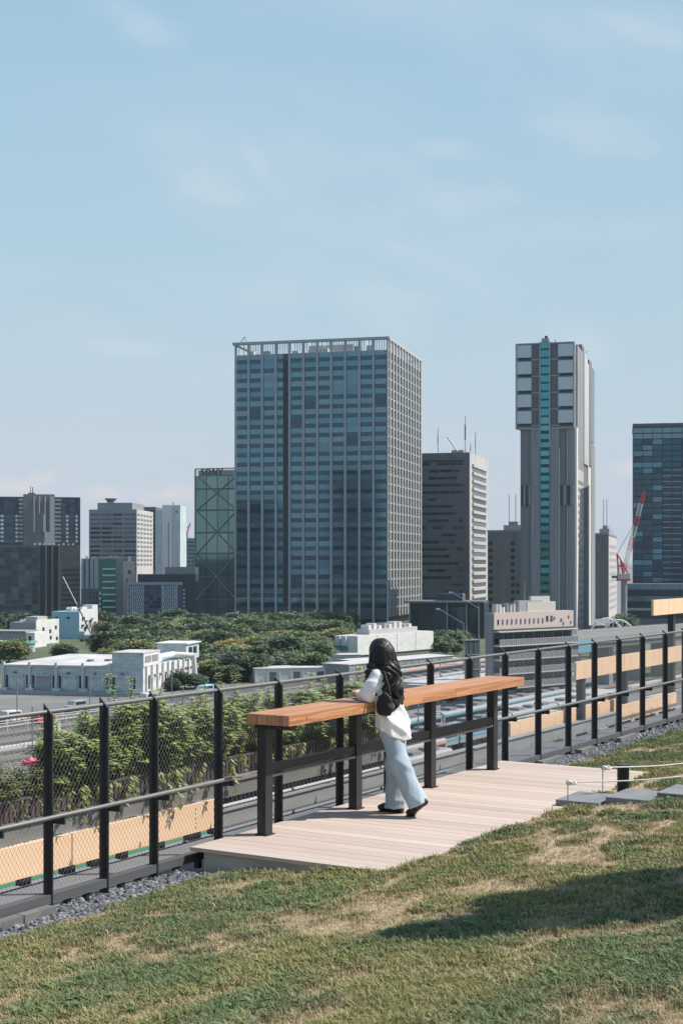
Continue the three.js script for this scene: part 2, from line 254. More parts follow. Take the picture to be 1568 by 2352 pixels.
// mesh fence
{
  const FN = thing('mesh_fence', 'dark steel fence with wire mesh bays edging the roof terrace', 'fence'); onTerrace(FN);
  const n = -0.05, pts = [113, 241, 355, 503, 641, 781, 989, 1078, 1160, 1236, 1305, 1365, 1421, 1475, 1527].map((x) => tAt(x, n));
  pts.splice(6, 0, (pts[5] + pts[6]) / 2);
  const gap = 0.92; for (let i = 0; i < 5; i++) pts.push(pts[pts.length - 1] + gap); for (let i = 0; i < 4; i++) pts.unshift(pts[0] - 0.6);
  const sh = new THREE.Shape(); sh.moveTo(-0.045, -0.185); sh.lineTo(0.035, -0.185); sh.lineTo(0.035, 1.185); sh.lineTo(-0.045, 1.262); sh.closePath();
  const pg = new THREE.ExtrudeGeometry(sh, { depth: 0.012, bevelEnabled: true, bevelSize: 0.0015, bevelThickness: 0.0015, bevelSegments: 1 }); pg.translate(0, 0, -0.006); pg.rotateY(-Math.PI / 2);   // shape x becomes z
  for (const t of pts) {
    const p = add(FN, 'post', pg, M.post); p.position.set(t, 0, n);
    box(p, 'stiffener', M.post, -0.032, -0.026, -0.18, 1.20, -0.02, 0.0);
    const onDeck = t > -0.05 && t < 5.9;
    if (!onDeck) box(p, 'base_shoe', M.dark, -0.04, 0.04, -0.205, -0.188, -0.06, 0.06);
  }
  const tl = pts[0], tr = pts[pts.length - 1];
  rod(FN, 'top_rail', M.rail, [tl, 1.205, n - 0.02], [tr, 1.205, n - 0.02], 0.0165);
  const wires = (t0, t1, y0, y1) => {
    const w = t1 - t0, h = y1 - y0, cw = w / Math.round(w / 0.04), ch = h / Math.round(h / 0.0625), out = [];
    for (const sgn of [1, -1]) for (let k = -Math.ceil(h / ch); k < w / cw + Math.ceil(h / ch); k++) {
      // line x = k*cw + sgn*(cw/ch)*y clipped to the bay
      const m = sgn * cw / ch; let ya = 0, yb = h; const at = (y) => k * cw + m * y;
      const yl = (0 - k * cw) / m, yr = (w - k * cw) / m, lo = Math.min(yl, yr), hi = Math.max(yl, yr); ya = Math.max(ya, lo); yb = Math.min(yb, hi);
      if (yb - ya > 0.01) out.push([[t0 + at(ya), y0 + ya, sgn * 0.0009], [t0 + at(yb), y0 + yb, sgn * 0.0009]]);
    }
    return bars(out, 0.0011);
  };
  for (let i = 0; i + 1 < pts.length; i++) {
    const a = pts[i] + 0.03, b = pts[i + 1] - 0.03; if (i < 2 || i > pts.length - 4) continue;
    const o = add(FN, 'wire_mesh', wires(a, b, -0.05, 1.19), M.wire); o.position.z = n - 0.02; o.userData.kind = 'stuff';
    box(FN, 'bottom_rail', M.steel, pts[i] + 0.008, pts[i + 1] - 0.008, -0.085, -0.072, n - 0.05, n + 0.03);
    box(FN, 'bottom_flange', M.steel, pts[i] + 0.008, pts[i + 1] - 0.008, -0.135, -0.0855, n + 0.018, n + 0.03);
    for (const s of [0.33, 0.67]) box(FN, 'rail_bracket', M.dark, lerp(pts[i], pts[i + 1], s) - 0.02, lerp(pts[i], pts[i + 1], s) + 0.02, -0.205, -0.136, n - 0.03, n + 0.016);
  }
  // kerb blocks carrying the bottom rail
  for (const [x0, x1] of [[-60, 48], [50, 122], [392, 462], [1240, 1290], [1330, 1362], [1420, 1462]]) { const a = tAt(x0, 0.06), b = tAt(x1, 0.06); if (b < -0.03 || a > 5.88) { const o = add(FN, 'kerb_block', grainBox(b - a, 0.085, 0.075, 0, 0, 0.003), M.block); o.position.set((a + b) / 2, -0.165, 0.052); } }
  // hand rails
  const hr = (a, b, m) => { const o = rod(FN, 'handrail', m, [a, 0.49, 0.075], [b, 0.49, 0.075], 0.0175); o.userData.part = 1; for (const e of [a, b]) { const k = add(FN, 'handrail_cap', new THREE.SphereGeometry(0.0175, 10, 6), m); k.position.set(e, 0.49, 0.075); } };
  hr(tl, tAt(528, 0.07), M.rail); hr(tAt(1141, 0.07), tr, M.rail);
  for (const t of pts) if (t < tAt(528, 0) || t > tAt(1141, 0)) { box(FN, 'handrail_bracket', M.dark, t + 0.008, t + 0.024, 0.425, 0.472, -0.02, 0.085); }
}
// planter side of the fence: service walkway, boards, beams, troughs, shrubs
const ash = withMap(mat(1, 1, 1, 0.8), grainTex([0.17, 0.175, 0.185], 0.25, 9, 9, 8));
{ const w = struct('service_walkway', boxesGeo([[-12, 30, -0.55, -0.285, -1.0, -0.09]]), ash); onTerrace(w); }
const boardM = [0, 1].map((i) => { const o = mat(1, 1, 1, 0.65); o.map = woodTex([0.86, 0.60, 0.40], [0.74, 0.485, 0.30], 3, 0.6, 80 + i); return o; });
function boardRun(label, px0, px1, y0, n, n2joints, group, sup = true) {
  const a = tAt(px0, n), b = tAt(px1, n), o = thing('timber_board', label, 'board', group), h = 0.262; onTerrace(o, a, y0, n);
  const cuts = [a, ...n2joints.map((x) => tAt(x, n)), b];
  for (let i = 0; i + 1 < cuts.length; i++) {
    const L = cuts[i + 1] - cuts[i] - 0.012, p = add(o, 'panel', grainBox(L, h, 0.04, undefined, undefined, 0.003), boardM[i & 1]); p.position.set((cuts[i] + cuts[i + 1]) / 2 - a, h / 2, 0);
    const cols = Math.max(1, Math.round(L / 0.62)); for (let c = 0; c < cols; c++) for (let k = 0; k < 5; k++) { const s = add(p, 'bolt', ROD, M.dark); s.scale.set(0.006, 0.004, 0.006); s.rotation.x = Math.PI / 2; s.position.set(((c + 0.5) / cols - 0.5) * L, 0.085 - k * 0.0425, 0.0215); }
  }
  if (sup) for (let x = 0.08; x < b - a; x += rr(0.22, 0.5)) box(o, 'bracket', M.dark, x, x + rr(0.05, 0.2), -0.063, -0.002, -0.05, 0.015);
  return o;
}
boardRun('long cream timber board behind the mesh at the left end of the fence', -260, 496, -0.218, -1.05, [162], 'cream timber boards');
boardRun('upper cream timber board behind the fence with a dark post at its left end', 1319, 1640, 0.545, -1.05, [1430, 1510], 'cream timber boards', false);
boardRun('lower cream timber board standing free of the grey beam near the right edge', 1424, 1550, -0.24, -1.0, [], 'cream timber boards');
boardRun('lower cream timber board half hidden behind the grey beam', 1168, 1416, -0.20, -1.32, [1290], 'cream timber boards');
boardRun('highest cream timber board above the fence at the right edge', 1497, 1690, 1.385, -1.05, [1532], 'cream timber boards', false);
{
  const P = (label, px, y0, y1, n = -1.12, w = 0.13) => { const o = thing('board_post', label, 'post', 'dark posts carrying the timber boards'), t = tAt(px, n); onTerrace(o, t, 0, n); const s = add(o, 'shaft', grainBox(y1 - y0, w, 0.1, 0, 0, 0.004).rotateZ(Math.PI / 2), M.post); s.position.y = (y0 + y1) / 2; box(o, 'cap_plate', M.dark, -w / 2 - 0.01, w / 2 + 0.01, y1 + 0.001, y1 + 0.012, -0.055, 0.055); box(o, 'base_plate', M.dark, -w / 2 - 0.04, w / 2 + 0.04, y0 - 0.014, y0 - 0.001, -0.08, 0.08); };
  P('dark steel post under the left end of the upper cream board', 1333, -0.5, 0.53); P('dark steel post between the two rows of cream boards', 1432, -0.5, 0.78, -1.14, 0.1); P('dark steel post carrying the highest cream board', 1541, -0.5, 1.42, -1.14, 0.12); P('thin dark steel post left of the free standing lower board', 1404, -0.5, 0.1, -1.5, 0.08);
  const beam = (label, px0, px1, y0, y1, n, m, teeth) => {
    const a = tAt(px0, n), b = tAt(px1, n), o = thing('support_beam', label, 'beam', 'support beams under the planters'); onTerrace(o, a, y0, n); const L = b - a;
    const g = add(o, 'web', grainBox(L, y1 - y0, 0.02, 0, 0), m); g.position.set(L / 2, (y1 - y0) / 2, 0); box(o, 'flange', m, 0, L, y1 - y0 + 0.001, y1 - y0 + 0.013, -0.09, 0.03);
    if (teeth) { const list = []; for (let x = 0.02; x < L; x += 0.07) list.push([x, x + 0.042, -0.058, -0.004, -0.012, 0.012]); const t = add(o, 'ribbed_strip', boxesGeo(list), M.black); t.userData.kind = 'stuff'; box(o, 'strip_back', M.dark, 0, L, -0.062, -0.002, -0.04, -0.02); }
  };
  const grey = withMap(mat(1, 1, 1, 0.7, 0.2), grainTex([0.20, 0.195, 0.185], 0.25, 8, 8, 9)), lite = withMap(mat(1, 1, 1, 0.7, 0.2), grainTex([0.30, 0.30, 0.30], 0.2, 8, 8, 10));
  beam('grey steel beam between planter trough and cream board at the left', -260, 497, 0.055, 0.19, -1.08, grey);
  beam('grey steel beam with black ribbed strip under the planter behind the bar', 506, 905, 0.03, 0.17, -1.06, grey, true);
  beam('pale steel beam below the black ribbed strip behind the bar', 506, 1080, -0.25, -0.09, -1.04, lite);
  beam('pale steel beam in front of the lower cream board at the right', 1085, 1418, -0.27, -0.10, -1.06, lite);
}
// planter troughs
const soil = mat(0.05, 0.035, 0.025, 0.95), trough = withMap(mat(1, 1, 1, 0.75), grainTex([0.075, 0.05, 0.045], 0.3, 10, 10, 11));
function planter(label, t0, t1) {
  const o = thing('planter_trough', label, 'planter', 'planter troughs along the fence'); onTerrace(o, t0, 0.20, -1.42); const L = t1 - t0;
  box(o, 'front_wall', trough, 0, L, 0, 0.17, 0.24, 0.265); box(o, 'back_wall', trough, 0, L, 0, 0.17, -0.265, -0.24); box(o, 'end_wall', trough, 0, 0.02, 0, 0.168, -0.239, 0.239); box(o, 'end_wall', trough, L - 0.02, L, 0, 0.168, -0.239, 0.239); box(o, 'base', trough, 0.021, L - 0.021, 0, 0.02, -0.239, 0.239); box(o, 'soil', soil, 0.021, L - 0.021, 0.021, 0.14, -0.239, 0.239);
  box(o, 'rim', M.steel, -0.005, L + 0.005, 0.1705, 0.185, 0.235, 0.275);
  const list = []; for (let x = 0.03; x < L; x += 0.06) list.push([x, x + 0.028, 0.02, 0.165, 0.2651, 0.274]); const r = add(o, 'rib', boxesGeo(list), trough); r.userData.kind = 'stuff';
}
const pT0 = tAt(-200, -1.4), pT1 = tAt(890, -1.4);
{ const c = [pT0, tAt(95, -1.4), tAt(300, -1.4), tAt(500, -1.4), tAt(700, -1.4), pT1], lab = ['dark ribbed planter trough holding the flowering plants at the left edge', 'dark ribbed planter trough behind the second fence bay', 'dark ribbed planter trough behind the third and fourth posts', 'dark ribbed planter trough behind the near end of the bar', 'dark ribbed planter trough ending behind the standing person'];
  for (let i = 0; i < 5; i++) planter(lab[i], c[i] + 0.01, c[i + 1] - 0.01); }
// shrubs
function leafGeo(list) {   // list of [x,y,z, dir, up-ish, length, width, tone]
  const pos = [], col = [], idx = []; const d = V(0, 0, 0), s = V(0, 0, 0), u = V(0, 0, 0);
  for (const [x, y, z, dx, dy, dz, L, W, r, g, b] of list) {
    d.set(dx, dy, dz).normalize(); s.set(-d.z + 0.01, 0.25 * (hash(x * 1e4, y * 1e4, 1) - 0.5), d.x).normalize(); u.copy(d).cross(s);
    const o = pos.length / 3, m = 0.45 * L;
    pos.push(x, y, z, x + d.x * m + s.x * W + u.x * W * 0.3, y + d.y * m + s.y * W + u.y * W * 0.3, z + d.z * m + s.z * W + u.z * W * 0.3, x + d.x * L, y + d.y * L - L * 0.12, z + d.z * L, x + d.x * m - s.x * W + u.x * W * 0.3, y + d.y * m - s.y * W + u.y * W * 0.3, z + d.z * m - s.z * W + u.z * W * 0.3);
    for (let k = 0; k < 4; k++) col.push(r, g, b); idx.push(o, o + 1, o + 2, o, o + 2, o + 3);
  }
  const g = new THREE.BufferGeometry(); g.setAttribute('position', new THREE.Float32BufferAttribute(pos, 3)); g.setAttribute('color', new THREE.Float32BufferAttribute(col, 3)); g.setIndex(idx); g.computeVertexNormals(); return g;
}
const leafM = mat(1, 1, 1, 0.5, 0, { vertexColors: true, side: THREE.DoubleSide, transmission: 0.3 });
const stemM = mat(0.10, 0.075, 0.045, 0.9);
function shrubVariant(seed, h, spread, shoots, tone, leafL = 0.074, count = 17000) {
  const q = rng(seed), leaves = [], stems = [], pick = () => { const b = 0.65 + 0.7 * q(), y = q(); return [lerp(tone[0], tone[3], y) * b, lerp(tone[1], tone[4], y) * b, lerp(tone[2], tone[5], y) * b]; };
  for (let i = 0; i < 30; i++) {
    const a = q() * 6.283, r = spread * Math.sqrt(q()), x = Math.cos(a) * r * 1.25, z = Math.sin(a) * r * 0.95 + 0.05, H = h * (0.3 + 0.75 * q());
    let p = [Math.cos(a) * 0.05, 0, Math.sin(a) * 0.05]; const n = 6;
    for (let k = 1; k <= n; k++) {
      const f = k / n, e = [x * Math.pow(f, 0.7) + 0.03 * (q() - 0.5), H * f, z * Math.pow(f, 0.7) + 0.03 * (q() - 0.5)]; stems.push([p, e]);
      for (let m = 0; m < count / 180; m++) { const s = q(), c = pick(), b = q() * 6.283, rad = 0.02 + 0.07 * q(); leaves.push([lerp(p[0], e[0], s) + Math.cos(b) * rad, lerp(p[1], e[1], s) + 0.05 * (q() - 0.5), lerp(p[2], e[2], s) + Math.sin(b) * rad, Math.cos(b), 0.5 * (q() - 0.55), Math.sin(b), leafL * (0.6 + 0.6 * q()), leafL * 0.29, ...c]); }
      p = e;
    }
  }
  for (let i = 0; i < shoots; i++) { // tall shoots
    const x = (q() - 0.5) * spread * 1.8, z = (q() - 0.5) * spread; let p = [x, h * 0.7, z]; const H = h * (0.25 + 0.5 * q()), lx = 0.25 * (q() - 0.5);
    for (let k = 1; k <= 10; k++) { const e = [x + lx * k / 10, h * 0.7 + H * k / 10, z + 0.02 * (q() - 0.5)]; stems.push([p, e]); for (let m = 0; m < 10; m++) { const c = pick(), b = q() * 6.283, s = q(); leaves.push([lerp(p[0], e[0], s), lerp(p[1], e[1], s), lerp(p[2], e[2], s), Math.cos(b), 0.4 * (q() - 0.3), Math.sin(b), leafL * (0.6 + 0.5 * q()), leafL * 0.23, c[0] * 1.35, c[1] * 1.3, c[2] * 1.1]); } p = e; }
  }
  for (let i = 0; i < 3; i++) { // trailing twigs over the trough
    let p = [(q() - 0.5) * spread * 2, 0.05, spread * 0.5]; const lx = 0.1 * (q() - 0.5), D = 0.1 + 0.2 * q();
    for (let k = 1; k <= 5; k++) { const e = [p[0] + lx, 0.06 - D * (k / 5) ** 1.5, 0.30 + 0.015 * k]; stems.push([p, e]); for (let m = 0; m < 5; m++) { const c = pick(), b = q() * 6.283; leaves.push([e[0], e[1] + 0.03 * q(), e[2], Math.cos(b), -0.6, Math.sin(b), leafL * 0.9, leafL * 0.2, c[0] * 0.8, c[1] * 0.8, c[2] * 0.8]); } p = e; }
  }
  return [leafGeo(leaves), bars(stems, 0.004)];
}
{
  const G = [0.17, 0.245, 0.055, 0.42, 0.46, 0.12], RED = [0.14, 0.23, 0.05, 0.33, 0.25, 0.10];
  const vs = [shrubVariant(1, 0.62, 0.27, 2, G), shrubVariant(2, 0.55, 0.27, 4, G), shrubVariant(3, 0.5, 0.28, 1, G), shrubVariant(4, 0.66, 0.25, 3, G)], azal = shrubVariant(5, 0.36, 0.27, 1, RED, 0.05, 8000);
  const spots = [[-30, 4, 0.75, 'low reddish leaved shrub cut by the left picture edge'], [45, 4, 0.8, 'low reddish leaved shrub with one pink bloom'], [105, 1, 0.85, 'leafy green shrub rising behind the first fence post'], [160, 2, 0.95, 'rounded green shrub in the second fence bay'], [215, 0, 0.95, 'leafy green shrub behind the left side of the second post'], [275, 3, 1.0, 'tallest shrub with shoots over the fence between second and third posts'], [330, 1, 1.05, 'bushy green shrub behind the third fence post'], [392, 0, 0.95, 'green shrub with slim shoots right of the third post'], [450, 1, 1.0, 'green shrub with upright shoots left of the fourth post'], [515, 3, 0.9, 'green shrub behind the fourth fence post'], [572, 2, 0.95, 'green shrub below the near end of the bar top'], [632, 0, 0.9, 'green shrub behind the first bar post'], [695, 2, 1.1, 'dense green shrub under the bar left of its middle'], [752, 0, 0.92, 'green shrub under the bar behind the sixth fence post'], [812, 2, 1.1, 'green shrub behind the second bar post'], [866, 1, 0.8, 'last green shrub of the row beside the standing person']];
  for (const [px, v, s, label] of spots) {
    const o = thing(v === 4 ? 'azalea_bush' : 'shrub', label, v === 4 ? 'bush' : 'shrub', 'shrubs in the planter troughs'); onTerrace(o, tAt(px, -1.42), 0.34, -1.36 + 0.05 * (R() - 0.5)); o.rotation.y += (R() - 0.5) * 0.5; o.scale.setScalar(s);
    const [lg, sg] = v === 4 ? azal : vs[v]; add(o, 'foliage', lg, leafM).userData.kind = 'stuff'; add(o, 'stem', sg, stemM);
    if (px === 45) { const pm = mat(0.75, 0.13, 0.20, 0.6, 0, { side: THREE.DoubleSide }), q = rng(3); for (let c = 0; c < 4; c++) { const l = []; for (let k = 0; k < 6; k++) { const a = k * 1.047 + q(); l.push([0.04 * (c - 1.5) - 0.16, 0.36 + 0.03 * (c % 2), 0.22, Math.cos(a), 0.5, Math.sin(a) * 0.7 + 0.4, 0.075, 0.026, 1, 1, 1]); } add(o, 'flower', leafGeo(l), pm); } }
  }
}
// stepping stones, bollard, rope stakes at the right
{
  const sm = withMap(mat(1, 1, 1, 0.8), grainTex([0.19, 0.195, 0.205], 0.22, 8, 8, 12));
  slabs.forEach((s, i) => { const o = thing('stepping_stone', ['grey stepping stone touching the deck edge', 'grey stepping stone in front of the black bollard', 'grey stepping stone cut by the right picture edge', 'grey stepping stone beyond the right picture edge'][i], 'paving slab', 'stepping stones across the lawn'); const cn = (s[2] + s[3]) / 2; onTerrace(o, (s[0] + s[1]) / 2, lawnY(cn) + 0.016, cn); const p = add(o, 'slab', grainBox(s[1] - s[0], 0.055, s[3] - s[2], 0, 0, 0.004), sm); p.position.y = 0; });
  const b = lawnHit(1430, 1822), o = thing('path_bollard', 'short black path bollard beside the stepping stones', 'bollard'); o.position.set(b.X, b.y - 0.03, -b.z);
  const h = 67 * b.z / F + 0.03; add(o, 'shaft', new THREE.CylinderGeometry(0.058, 0.058, h - 0.035, 24).translate(0, (h - 0.035) / 2, 0), mat(0.012, 0.012, 0.013, 0.45, 0.3)); add(o, 'cap', new THREE.CylinderGeometry(0.060, 0.064, 0.028, 24).translate(0, h - 0.018, 0), mat(0.035, 0.035, 0.037, 0.4, 0.3));
  const rm = mat(0.78, 0.75, 0.70, 0.9), stm = mat(0.3, 0.27, 0.23, 0.4, 0.8);
  for (const [px, top, bot, ex, ey, la, lb] of [[1303, 1797, 1862, 1640, 1776, 'thin metal stake with rope eye, the nearer of two by the stepping stones', 'nearer white rope stretched across the bollard to the right'], [1383, 1763, 1832, 1640, 1745, 'thin metal stake with rope eye, the farther of two by the stepping stones', 'farther white rope running behind the bollard to the right']]) {
    const p = lawnHit(px, bot), s = thing('rope_stake', la, 'stake', 'rope stakes on the lawn'), H = (bot - top) * p.z / F; s.position.set(p.X, p.y, -p.z);
    rod(s, 'shaft', stm, [0, -0.1, 0], [0, H - 0.02, 0], 0.0045); const r = add(s, 'eye', new THREE.TorusGeometry(0.017, 0.004, 6, 14), stm); r.position.y = H; r.rotation.y = 0.3;
    const dir = T(1, 0, 0).sub(T(0, 0, 0)), e = lawnHit(ex, ey + 55), B = V(e.X, e.y + 55 * e.z / F, -e.z), A0 = V(p.X, p.y + H, -p.z), ro = thing('guide_rope', lb, 'rope', 'guide ropes along the path'); ro.position.copy(A0);
    const D = B.clone().sub(A0), c = new THREE.CatmullRomCurve3([V(0.03, 0, 0), D.clone().multiplyScalar(0.5).add(V(0, -0.02, 0)), D]); add(ro, 'cord', new THREE.TubeGeometry(c, 30, 0.0065, 6), rm);
    const kn = []; for (let k = 0; k < 5; k++) kn.push(new THREE.TorusGeometry(0.016, 0.009, 6, 10).rotateX(k * 1.1).rotateY(k * 0.8).translate(0.018 + k * 0.011, 0.004 * (k % 2) - 0.004, 0)); add(ro, 'knot', mergeGeometries(kn), rm);
  }
}
// ================= city below the terrace =================
const GY = EYE - 29;   // street level
{
  const cityMap = tex(512, 512, (u, v) => { const k = 0.8 + 0.5 * (fbm(u * 24, v * 24, 1, 4) - 0.5), b = fbm(u * 60, v * 60, 3, 2); return S3(0.20 * k + 0.04 * b, 0.195 * k + 0.04 * b, 0.185 * k + 0.04 * b); });
  const m = mat(1, 1, 1, 0.95); m.map = cityMap; cityMap.repeat.set(40, 40);
  const g = new THREE.PlaneGeometry(14000, 14000).rotateX(-Math.PI / 2).translate(0, GY, -3000); struct('city_ground', g, m);
  // ballast of the rail yard, a little above the street
  const bm = mat(1, 1, 1, 0.95); bm.map = tex(512, 512, (u, v) => { const k = 0.75 + 0.6 * (fbm(u * 5, v * 40, 2, 4) - 0.5) + 0.25 * (hash(u * 512, v * 512, 1) - 0.5); return S3(0.235 * k, 0.215 * k, 0.20 * k); }); bm.map.repeat.set(12, 4);
  const y = struct('rail_yard', new THREE.PlaneGeometry(900, 138).rotateX(-Math.PI / 2), bm); onTerrace(y, 250, GY + 0.05, -117);
  const rd = mat(0.085, 0.085, 0.09, 0.9), r = struct('service_road', new THREE.PlaneGeometry(900, 9).rotateX(-Math.PI / 2), rd); onTerrace(r, 250, GY + 0.06, -183.5);
  // wooded park ground
  const pm = mat(1, 1, 1, 0.95); pm.map = grainTex([0.085, 0.10, 0.045], 0.5, 9, 9, 14); pm.map.repeat.set(8, 8);
  struct('park_ground', new THREE.PlaneGeometry(330, 420).rotateX(-Math.PI / 2).translate(-65, GY + 0.07, -560), pm);
}
const C = {
  glassA: mat(0.115, 0.225, 0.275, 0.06, 0.85), glassB: mat(0.095, 0.20, 0.245, 0.08, 0.85), glassC: mat(0.135, 0.22, 0.265, 0.1, 0.85), glassD: mat(0.04, 0.088, 0.122, 0.06, 0.8),
  win: mat(0.035, 0.06, 0.08, 0.12, 0.6), win2: mat(0.05, 0.085, 0.11, 0.15, 0.6), dark: mat(0.02, 0.035, 0.045, 0.3, 0.2), core: mat(0.05, 0.07, 0.085, 0.6),
  teal: mat(0.06, 0.30, 0.33, 0.1, 0.6), teal2: mat(0.09, 0.36, 0.37, 0.15, 0.6), green: mat(0.02, 0.14, 0.10, 0.15, 0.4),
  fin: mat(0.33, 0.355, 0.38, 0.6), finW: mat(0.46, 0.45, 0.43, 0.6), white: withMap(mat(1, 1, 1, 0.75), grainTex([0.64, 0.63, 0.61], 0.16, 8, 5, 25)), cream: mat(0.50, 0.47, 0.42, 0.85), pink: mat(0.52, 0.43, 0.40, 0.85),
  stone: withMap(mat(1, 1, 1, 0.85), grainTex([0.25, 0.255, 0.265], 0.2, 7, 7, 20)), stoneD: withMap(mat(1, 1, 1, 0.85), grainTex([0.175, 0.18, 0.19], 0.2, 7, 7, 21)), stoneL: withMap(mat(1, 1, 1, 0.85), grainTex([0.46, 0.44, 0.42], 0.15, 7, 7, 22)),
  mint: withMap(mat(1, 1, 1, 0.8), grainTex([0.45, 0.52, 0.52], 0.3, 9, 9, 23)), roof: withMap(mat(1, 1, 1, 0.85), grainTex([0.50, 0.48, 0.475], 0.25, 9, 9, 24)), grey: mat(0.30, 0.31, 0.33, 0.8), greyD: mat(0.12, 0.13, 0.145, 0.8),
  red: mat(0.60, 0.06, 0.045, 0.6), panel: mat(0.52, 0.56, 0.60, 0.5), blue: mat(0.30, 0.50, 0.60, 0.8), metal: mat(0.35, 0.36, 0.37, 0.45, 0.6), black: mat(0.015, 0.02, 0.025, 0.6), navy: mat(0.055, 0.085, 0.135, 0.35, 0.2),
};
const PHI = 14.4 * Math.PI / 180;
// a building is placed by its nearest upright edge (sight line px, distance z) and turned by phi; local x runs right along the front, z points out of the front
function building(name, label, px, z, o = {}) {
  const phi = o.phi ?? PHI, g = thing(name, label, 'building', o.group), X = (px - CX) / F * z; g.position.set(X, GY, -z); g.rotation.y = -phi;
  const c = Math.cos(phi), s = Math.sin(phi);
  const b = { g, z, phi,
    fx: (p) => { const a = (p - CX) / F; return (a * z - X) / (c + a * s); },          // along the front
    rx: (p) => { const a = (p - CX) / F; return (a * z - X) / (s - a * c); },          // depth along the right side
    y: (py, zz = z) => (HY - py) * zz / F + 29, yf: (py, lx) => (HY - py) * (z - lx * s) / F + 29, yr: (py, d) => (HY - py) * (z + d * c) / F + 29 };
  return b;
}
const B = (b, name, m, x0, x1, y0, y1, z0, z1) => box(b.g ?? b, name, m, x0, x1, y0, y1, z0, z1);
const pickOf = (list) => list[Math.floor(R() * list.length)];

{ // ---- the large office tower ----
  const b = building('office_tower', 'tallest glass office tower with grey vertical columns behind the park trees', 890, 685), w = -b.fx(540), d = b.rx(967), top = b.y(773), ct = b.y(803), base = b.y(1404), bw = w / 11, bh = b.y(1396);
  B(b, 'core', C.core, -w + 0.6, -0.6, 6, ct, -d + 0.6, -0.6);
  B(b, 'lobby', C.black, -w + 4, -4, 0, 6.5, -d + 4, -4);
  const floors = 27, fh = (ct - bh) / floors;
  const vary = (a) => [0.95, 1, 1.06].map((k) => { const m = a.clone(); m.color.multiplyScalar(k); return m; }), sp = [vary(C.glassA), vary(C.glassB), vary(C.glassC)], wn = [vary(C.glassD), vary(C.win2)];
  for (let f = 0; f < floors; f++) { const row = sp[f % 3], wr = wn[f % 2]; for (let i = 0; i < 11; i++) {
    const x0 = -w + i * bw + 0.75, x1 = -w + (i + 1) * bw - 0.75, xe = i === 3 ? lerp(x0, x1, 0.52) : x1, y = bh + f * fh;
    B(b, 'window_pane', pickOf(R() < 0.04 ? sp[1] : wr), x0, xe, y, y + fh * 0.46, -0.6, -0.42); B(b, 'spandrel_panel', pickOf(R() < 0.02 ? wr : row), x0, xe, y + fh * 0.46, y + fh, -0.6, -0.2);
  } }
  { const x0 = lerp(-w + 3 * bw + 0.75, -w + 4 * bw - 0.75, 0.55), x1 = -w + 4 * bw - 0.75; B(b, 'dark_slot', C.black, x0, x1, bh, ct - 3, -0.62, -0.5); }
  B(b, 'mullion_band', C.core, -w + 0.3, -0.3, bh - 5.5, bh - 0.1, -0.6, -0.3);
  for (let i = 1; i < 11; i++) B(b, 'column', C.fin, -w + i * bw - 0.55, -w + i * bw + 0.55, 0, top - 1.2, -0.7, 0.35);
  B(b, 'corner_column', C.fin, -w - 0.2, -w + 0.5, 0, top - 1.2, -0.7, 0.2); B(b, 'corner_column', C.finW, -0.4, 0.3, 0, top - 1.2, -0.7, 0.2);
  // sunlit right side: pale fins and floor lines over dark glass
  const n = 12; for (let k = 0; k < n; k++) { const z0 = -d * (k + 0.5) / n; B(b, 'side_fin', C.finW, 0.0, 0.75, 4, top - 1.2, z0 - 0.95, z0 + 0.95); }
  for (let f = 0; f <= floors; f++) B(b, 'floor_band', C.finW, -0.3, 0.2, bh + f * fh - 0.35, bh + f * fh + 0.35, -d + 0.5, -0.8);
  for (let f = 0; f < floors; f++) B(b, 'side_glazing', pickOf([C.win2, C.glassC]), -0.55, 0.02, bh + f * fh + 0.36, bh + (f + 1) * fh - 0.36, -d + 0.7, -0.8);
  // open crown
  const tk = 1.2; B(b, 'crown_beam', C.fin, -w - 1.2, 0.8, top - tk, top, -1.6, 0.6); B(b, 'crown_beam', C.fin, -w - 1.2, 0.8, top - tk, top, -d - 0.6, -d + 1.6); B(b, 'crown_beam', C.finW, -1.4, 0.8, top - tk, top, -d + 1.7, -1.7); B(b, 'crown_beam', C.fin, -w - 1.2, -w + 1, top - tk, top, -d + 1.7, -1.7);
  { const l = []; for (let i = 0; i < 62; i++) { const x = -w + (i + 0.5) * w / 62; if (R() < 0.85) l.push([x - 0.14, x + 0.14, ct, top - tk, -0.9, -0.6]); if (R() < 0.6) l.push([x - 0.14, x + 0.14, ct, top - tk, -d + 0.6, -d + 0.9]); } add(b.g, 'crown_louvre', boxesGeo(l), C.fin).userData.kind = 'stuff'; }
  B(b, 'plant_room', C.finW, -w * 0.60, -w * 0.30, ct, top + 0.9, -d * 0.7, -d * 0.3); B(b, 'plant_room', C.white, -w * 0.55, -w * 0.42, ct, top - 3, -d * 0.28, -d * 0.12);
  for (const x of [-0.93, -0.82, -0.63, -0.22, -0.14]) B(b, 'roof_unit', pickOf([C.white, C.grey]), w * x - 1.6, w * x + 1.6, ct, ct + rr(2.2, 4.5), -12, -8);
  rod(b.g, 'roof_crane', C.metal, [-w + 1.5, top, -3], [-w + 4, top + 3.2, -3], 0.22); rod(b.g, 'roof_crane', C.metal, [-w + 4, top + 3.2, -3], [-w + 5, top + 0.4, -3], 0.22);
}
